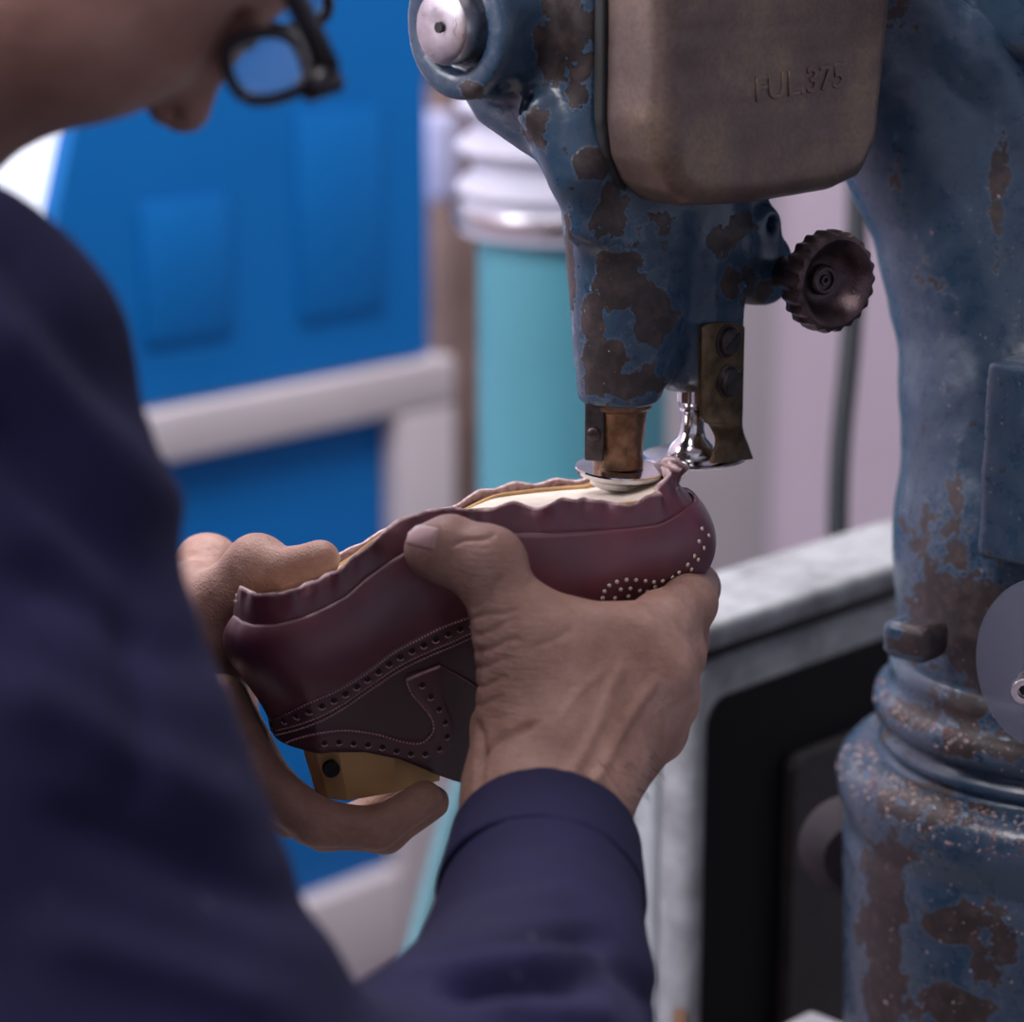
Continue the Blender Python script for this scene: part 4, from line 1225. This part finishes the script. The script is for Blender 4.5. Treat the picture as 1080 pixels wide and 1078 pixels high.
def addpart(fn, lo, hi, h, disp, relaxn=2, kind=''):
    global off
    V, Fc = sdf_mesh(fn, lo, hi, h); V = relax(V, Fc, relaxn)
    px, py, dd = project(V)
    wrk = np.full(len(V), .12); sh = np.zeros(len(V))
    if kind == 'right':
        wrk += np.exp(-((px - 520) / 38) ** 2 - ((py - 700) / 75) ** 2) * 1.0 + np.exp(-((px - 505) / 30) ** 2 - ((py - 625) / 30) ** 2) * .7
        wrk += np.exp(-((px - 520) / 20) ** 2 - ((py - 575) / 30) ** 2) * .3
        N = vnormals(V, Fc)
        # skin folds: across the thumb joint, at the thumb root, at the wrist
        def fold(x0, y0, x1, y1, wid, dep, ln=1.0):
            ax = x1 - x0; ay = y1 - y0; L = math.hypot(ax, ay)
            u = ((px - x0) * ax + (py - y0) * ay) / L / L; v = ((px - x0) * -ay + (py - y0) * ax) / L
            v = v + 3 * np.sin(u * 5 + x0)
            m = np.clip(u * 6 + .5, 0, 1) * np.clip((1 - u) * 6 + .5, 0, 1)
            return -dep * np.exp(-(v / wid) ** 2) * m
        dsp = fold(478, 577, 520, 562, 2.2, .0006)
        for (a, b, c, e, w, q) in ((500, 640, 530, 610, 2.5, .0006), (497, 655, 545, 640, 2.5, .0008), (500, 668, 545, 655, 2.5, .0008), (500, 685, 548, 676, 2.8, .0009), (500, 702, 540, 697, 2.4, .0006), (500, 722, 535, 718, 2.6, .0006),
                                   (500, 742, 530, 738, 2.4, .0005), (502, 800, 560, 762, 4, .0011), (503, 765, 508, 855, 3.5, .0016), (560, 690, 600, 660, 4, .0005)):
            dsp += fold(a, b, c, e, w, q)
        # tendons and veins on the back of the hand
        for (a, b, c, e, w, q) in ((600, 820, 660, 700, 7, -.0008), (620, 830, 690, 720, 6, -.0007), (590, 760, 640, 700, 5, -.0004)):
            dsp += fold(a, b, c, e, w, q)
        dsp = dsp * 1.7 * (dd < 1.0)
        V = V + N * (dsp + fbm(V, 85, 3, 4) * disp)[:, None]
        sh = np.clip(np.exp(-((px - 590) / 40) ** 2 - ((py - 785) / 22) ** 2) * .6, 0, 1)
    else:
        V = V + vnormals(V, Fc) * (fbm(V, 50, 2, 5) * disp)[:, None]
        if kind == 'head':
            sh = np.clip(np.exp(-((px - 240) / 26) ** 2 - ((py - 50) / 30) ** 2) * .8, 0, 1) + .42  # shadow on the face put into the skin colour, deeper round the eye
    Vs.append(V); Fs.append(Fc + off); off += len(V)
    att['shade'].append(sh); att['wrinkle'].append(wrk)
lo, hi = bounds(None, [(470, 540, .93), (760, 560, 1.11), (520, 1000, .87), (640, 1000, .87), (430, 560, .97)], .028)
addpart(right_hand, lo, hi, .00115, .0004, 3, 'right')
lo, hi = bounds(None, [(150, 560, 1.0), (150, 560, 1.1), (470, 890, .98), (470, 890, 1.08), (110, 740, 1.05)], .03)
addpart(left_hand, lo, hi, .0018, .0003, 2)
lo, hi = bounds(None, [(-250, 250, .70), (-250, 250, .85), (340, -500, .75), (340, -520, .87)], .05)
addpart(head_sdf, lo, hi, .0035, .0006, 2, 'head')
lo, hi = bounds(None, [(-450, 200, .72), (-450, 1900, 1.2), (620, 1000, .72), (620, 1500, .7)], .10)
addpart(torso_sdf, lo, hi, .011, 0, 2)
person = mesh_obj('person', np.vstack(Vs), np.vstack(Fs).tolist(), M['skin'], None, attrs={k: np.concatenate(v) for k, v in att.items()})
tag(person, 'person in navy work jacket bending over the shoe held in both hands', 'person')

# thumbnail: a curved plate lying on the thumb tip
bvp = BVHTree.FromPolygons([tuple(v) for v in Vs[0]], [tuple(f) for f in (Fs[0]).tolist()])
def nail():
    c = np.array([446, 566]); u = np.array([-.97, -.22]); w = np.array([.22, -.97]); vs = []; fs = []; n = 15
    inside = {}
    for i in range(n):
        for j in range(n):
            a = -1 + 2 * i / (n - 1); b = -1 + 2 * j / (n - 1)
            # square -> superellipse
            sc_ = 1 / max(1, (abs(a) ** 4 + abs(b) ** 4) ** .25)
            q = c + u * a * sc_ * 16.5 + w * b * sc_ * 13.5
            d = Vector(ray(*q)).normalized(); h = bvp.ray_cast(Vector(CAM), d)
            if h[0] is None: p_, nn = (vs[-1], None) if vs else (P(q[0], q[1], .96), None)
            else:
                nn = np.array(h[1]); nn = nn if nn @ np.array(d) < 0 else -nn
                e = max(abs(a), abs(b)); lift = .0006 if e < .8 else (.0003 if e < .95 else -.0006)
                if a > .8: lift = .0009 if e < .99 else -.0004
                p_ = np.array(h[0]) + nn * lift
            vs.append(p_)
    for i in range(n - 1):
        for j in range(n - 1):
            a = i * n + j; fs.append((a, a + 1, a + n + 1, a + n))
    V = np.array(vs); q = fs[100]
    if np.cross(V[q[1]] - V[q[0]], V[q[2]] - V[q[0]]) @ (CAM - V[q[0]]) < 0: fs = [f[::-1] for f in fs]
    t = NT('fingernail'); t.set(Base_Color=(.42, .27, .25, 1), Roughness=.28, Subsurface_Weight=.1, Subsurface_Radius=(.004, .002, .001))
    o = mesh_obj('thumbnail', V, fs, t.m, person); tag(o, 'short pale thumbnail')
nail()
# fine dark hairs at the outer edge of the wrist
def hairs():
    rng = random.Random(9); acc = Acc()
    for k in range(230):
        x = rng.uniform(600, 668); y = rng.uniform(800, 905)
        if k % 2: x = rng.uniform(640, 690); y = 905 - (x - 640) * 1.9 + rng.uniform(-25, 12)
        d = Vector(ray(x, y)).normalized(); h = bvp.ray_cast(Vector(CAM), d)
        if h[0] is None: continue
        n = np.array(h[1]); n = n if n @ np.array(d) < 0 else -n
        t = -UPV * .6 + RGT * rng.uniform(.3, .9) + n * rng.uniform(.25, .6); t /= np.linalg.norm(t)
        L = rng.uniform(.003, .007); p0 = np.array(h[0])
        v, f = tube_v([p0, p0 + t * L * .5, p0 + t * L - UPV * L * .25], [.00007, .00006, .00002], 3); acc.add(v, f)
    o = acc.obj('arm_hair', simple('dark_hair', (.02, .014, .012, 1), .6), person); tag(o, kind='stuff')
hairs()

# hair on the head
def hair_fn(p):
    return hair_raw(CAM + (p - CAM) / HS) * HS
def hair_raw(p):
    d = sph(p, P(80, -232, .92), .101)
    d = smax(d, -ell(p, P(250, -60, .93), (.07, .2, .09)), .01)
    return smax(d, -cone(p, P(60, 60, .9), P(60, -90, .88), .07, .05), .01)
lo, hi = bounds(None, [(60, -600, .68), (60, 100, .92), (-250, -200, .78), (450, -200, .78)], .01)
V, Fc = sdf_mesh(hair_fn, lo, hi, .004); V = relax(V, Fc, 1)
mesh_obj('hair', V, Fc.tolist(), simple('dark_brown_hair', (.03, .02, .016, 1), .6, 0, .4, 200, .4), person)

# ---- jacket
def jacket_fn(p):
    d = cone(p, P(-130, 434, .725), P(-14, 800, .715), .0760, .066)
    d = smin(d, cone(p, P(-14, 800, .715), P(285, 1400, .70), .066, .062), .02)
    fore = chain(p, [(P(285, 1400, .70), .062), (P(505, 1180, .79), .0565), (P(563, 1040, .862), .0422), (P(579, 862, .948), .0345)], .01)
    # blunt sleeve end square to the forearm
    ax = P(577, 915, .922) - P(562, 1040, .862); ax /= np.linalg.norm(ax)
    fore = smax(fore, (p - P(575, 940, .912)) @ ax, .001)
    d = smin(d, fore, .025)
    d = smin(d, cone(p, P(-220, 350, .88), P(-280, 460, .88), .08, .14), .012)
    d = smin(d, cone(p, P(-300, 500, .88), P(-260, 1300, .92), .135, .145), .02)
    d = smin(d, cone(p, P(-300, 430, 1.05), P(-220, 1000, 1.12), .07, .06), .04)
    lf = cone(p, P(-220, 1000, 1.12), P(160, 712, 1.05), .058, .037)
    d = smin(d, lf, .02)
    d = smin(d, cone(p, P(-260, 1300, .92), P(-260, 1900, 1.0), .14, .15), .05)
    # stand-up collar round the neck
    cb_ = cone(p, P(-205, 175, .885), P(-250, 290, .88), .064, .074)
    d = smin(d, cb_, .02)
    d = smax(d, -cone(p, P(-60, -20, .92), P(-220, 200, .88), .055, .061), .004)
    # hollow of the cuff
    d = smax(d, -cone(p, P(578, 850, .952), P(574, 985, .885), .0322, .0300), .002)
    return d
def cuff_fn(p):
    ax = P(577, 915, .922) - P(562, 1040, .862); ax /= np.linalg.norm(ax)
    d = cone(p, P(562, 1040, .862), P(579, 862, .948), .0428, .0350)
    d = smax(d, -cone(p, P(562, 1040, .862), P(579, 850, .954), .0400, .0318), .0015)
    d = smax(d, (p - P(577, 893, .934)) @ ax, .0022)
    return smax(d, -((p - P(573, 958, .903)) @ ax), .001)
lo, hi = bounds(None, [(480, 900, .93), (480, 900, .89), (670, 900, .89), (670, 1000, .93), (570, 850, .96)], .03)
Vc, Fcc = sdf_mesh(cuff_fn, lo, hi, .0013); Vc = relax(Vc, Fcc, 3)
Vc = Vc + vnormals(Vc, Fcc) * (fbm(Vc, 45, 2, 8) * .0006)[:, None]
lo, hi = bounds(None, [(-480, 120, .72), (-480, 1900, 1.2), (660, 1000, .72), (660, 1500, .7), (600, 860, .95)], .07)
lo[1] = max(lo[1], .2)
V, Fc = sdf_mesh(jacket_fn, lo, hi, .0042)
V = relax(V, Fc, 2); N = vnormals(V, Fc)
px, py, dd = project(V)
def sfold(x0, y0, x1, y1, wid, amp, bend=0):
    ax = x1 - x0; ay = y1 - y0; L = math.hypot(ax, ay)
    u = ((px - x0) * ax + (py - y0) * ay) / L / L; v = ((px - x0) * -ay + (py - y0) * ax) / L - bend * 4 * u * (1 - u)
    return amp * np.exp(-(v / wid) ** 2) * np.clip(u * 4 + .5, 0, 1) * np.clip((1 - u) * 4 + .5, 0, 1)
m = dd < 1.0
dsp = fbm(V * np.array([1, 1, 1.0]), 14, 2, 2) * .0035 + fbm(V, 38, 2, 6) * .0012
for f_ in ((-20, 330, 190, 560, 26, .006), (-20, 430, 170, 640, 24, -.006), (0, 250, 130, 430, 20, -.004), (20, 600, 210, 700, 30, -.005), (0, 720, 260, 860, 30, .005), (60, 860, 330, 960, 26, -.005),
           (140, 640, 150, 840, 22, -.004), (40, 980, 300, 1060, 26, .004)):
    dsp = dsp + sfold(*f_)
for f_ in ((450, 1006, 630, 990, 9, -.0055, -8), (470, 1045, 620, 1040, 12, -.0095, -6), (600, 985, 700, 1060, 12, -.003, 0), (470, 970, 600, 945, 12, .0022, -5), (450, 1022, 640, 1015, 8, .003, -6), (520, 1068, 640, 1075, 8, .003, 0)):
    dsp = dsp + sfold(*f_)
V = V + N * (dsp * m)[:, None]
jk = mesh_obj('work_jacket', V, Fc.tolist(), M['cloth'], person)
tag(jk, 'navy blue cotton work jacket')
cf = mesh_obj('sleeve_cuff', Vc, Fcc.tolist(), M['cloth'], jk)
# stitched hem line of the right cuff
bvj = BVHTree.FromPolygons([tuple(v) for v in Vc], [tuple(f) for f in Fcc.tolist()])
seam = []
for x, y in resample([(487, 972), (510, 938), (545, 915), (575, 909), (605, 916), (635, 938), (662, 970)], 4):
    h1 = bvj.ray_cast(Vector(CAM), Vector(ray(x, y)).normalized())
    if h1[0] is not None and (not seam or np.linalg.norm(np.array(h1[0]) - seam[-1]) < .012): seam.append(np.array(h1[0]))
tube('cuff_seam', seam, .00045, M['cloth'], cf, 6)

# ---- glasses
_P = P
def P(x, y, d): return _P(x, y, d * HS)
gl = empty('eyeglasses'); tag(gl, 'black framed eyeglasses low on the face of the person', 'glasses')
M['acetate'] = simple('black_acetate', (.012, .011, .016, 1), .3, 0, .2, 60)
t = NT('lens_glass'); t.set(Base_Color=(.95, .97, 1, 1), Roughness=.02, Alpha=.14, Specular_IOR_Level=.8); M['lens'] = t.m
def rim(c, ru, rv, uu, vv, dn, thick):
    pts = []
    for k in range(40):
        a = 2 * PI * k / 40; e = .75
        x = math.copysign(abs(math.cos(a)) ** e, math.cos(a)); y = math.copysign(abs(math.sin(a)) ** e, math.sin(a))
        pts.append(c + uu * x * ru + vv * y * rv)
    return pts
gu = RGT * .86 + UPV * .30 + FWD * .42; gu /= np.linalg.norm(gu)
gv = UPV * .93 - RGT * .30 + FWD * .1; gv = gv - gu * (gv @ gu); gv /= np.linalg.norm(gv)
gn_ = np.cross(gu, gv)
for (x, y, dd_) in ((287, 66, .895), (312, -6, .95)):
    c = P(x - 6, y + 4, dd_); pts = rim(c, .0150 * HS, .0125 * HS, gu, gv, gn_, 0)
    r = tube('frame_rim', pts, .0021, M['acetate'], gl, 8, True)
    n = len(pts); vs = [c] + pts; fs = [(0, 1 + i, 1 + (i + 1) % n) for i in range(n)]
    mesh_obj('lens', np.array(vs), fs, M['lens'], r)
tube('hinge_block', [P(322, 96, .888), P(352, 80, .882)], [.004, .0055], M['acetate'], gl, 10)
tube('temple_arm', [P(345, 74, .885), P(322, 20, .872), P(296, -40, .86), P(150, -150, .83), P(-40, -150, .80), P(-90, -110, .80)], [.0045, .004, .0038, .003, .0025, .0025], M['acetate'], gl, 8)
tube('nose_bridge', [P(262, 48, .905), P(280, 20, .93)], .002, M['acetate'], gl, 8)

P = _P
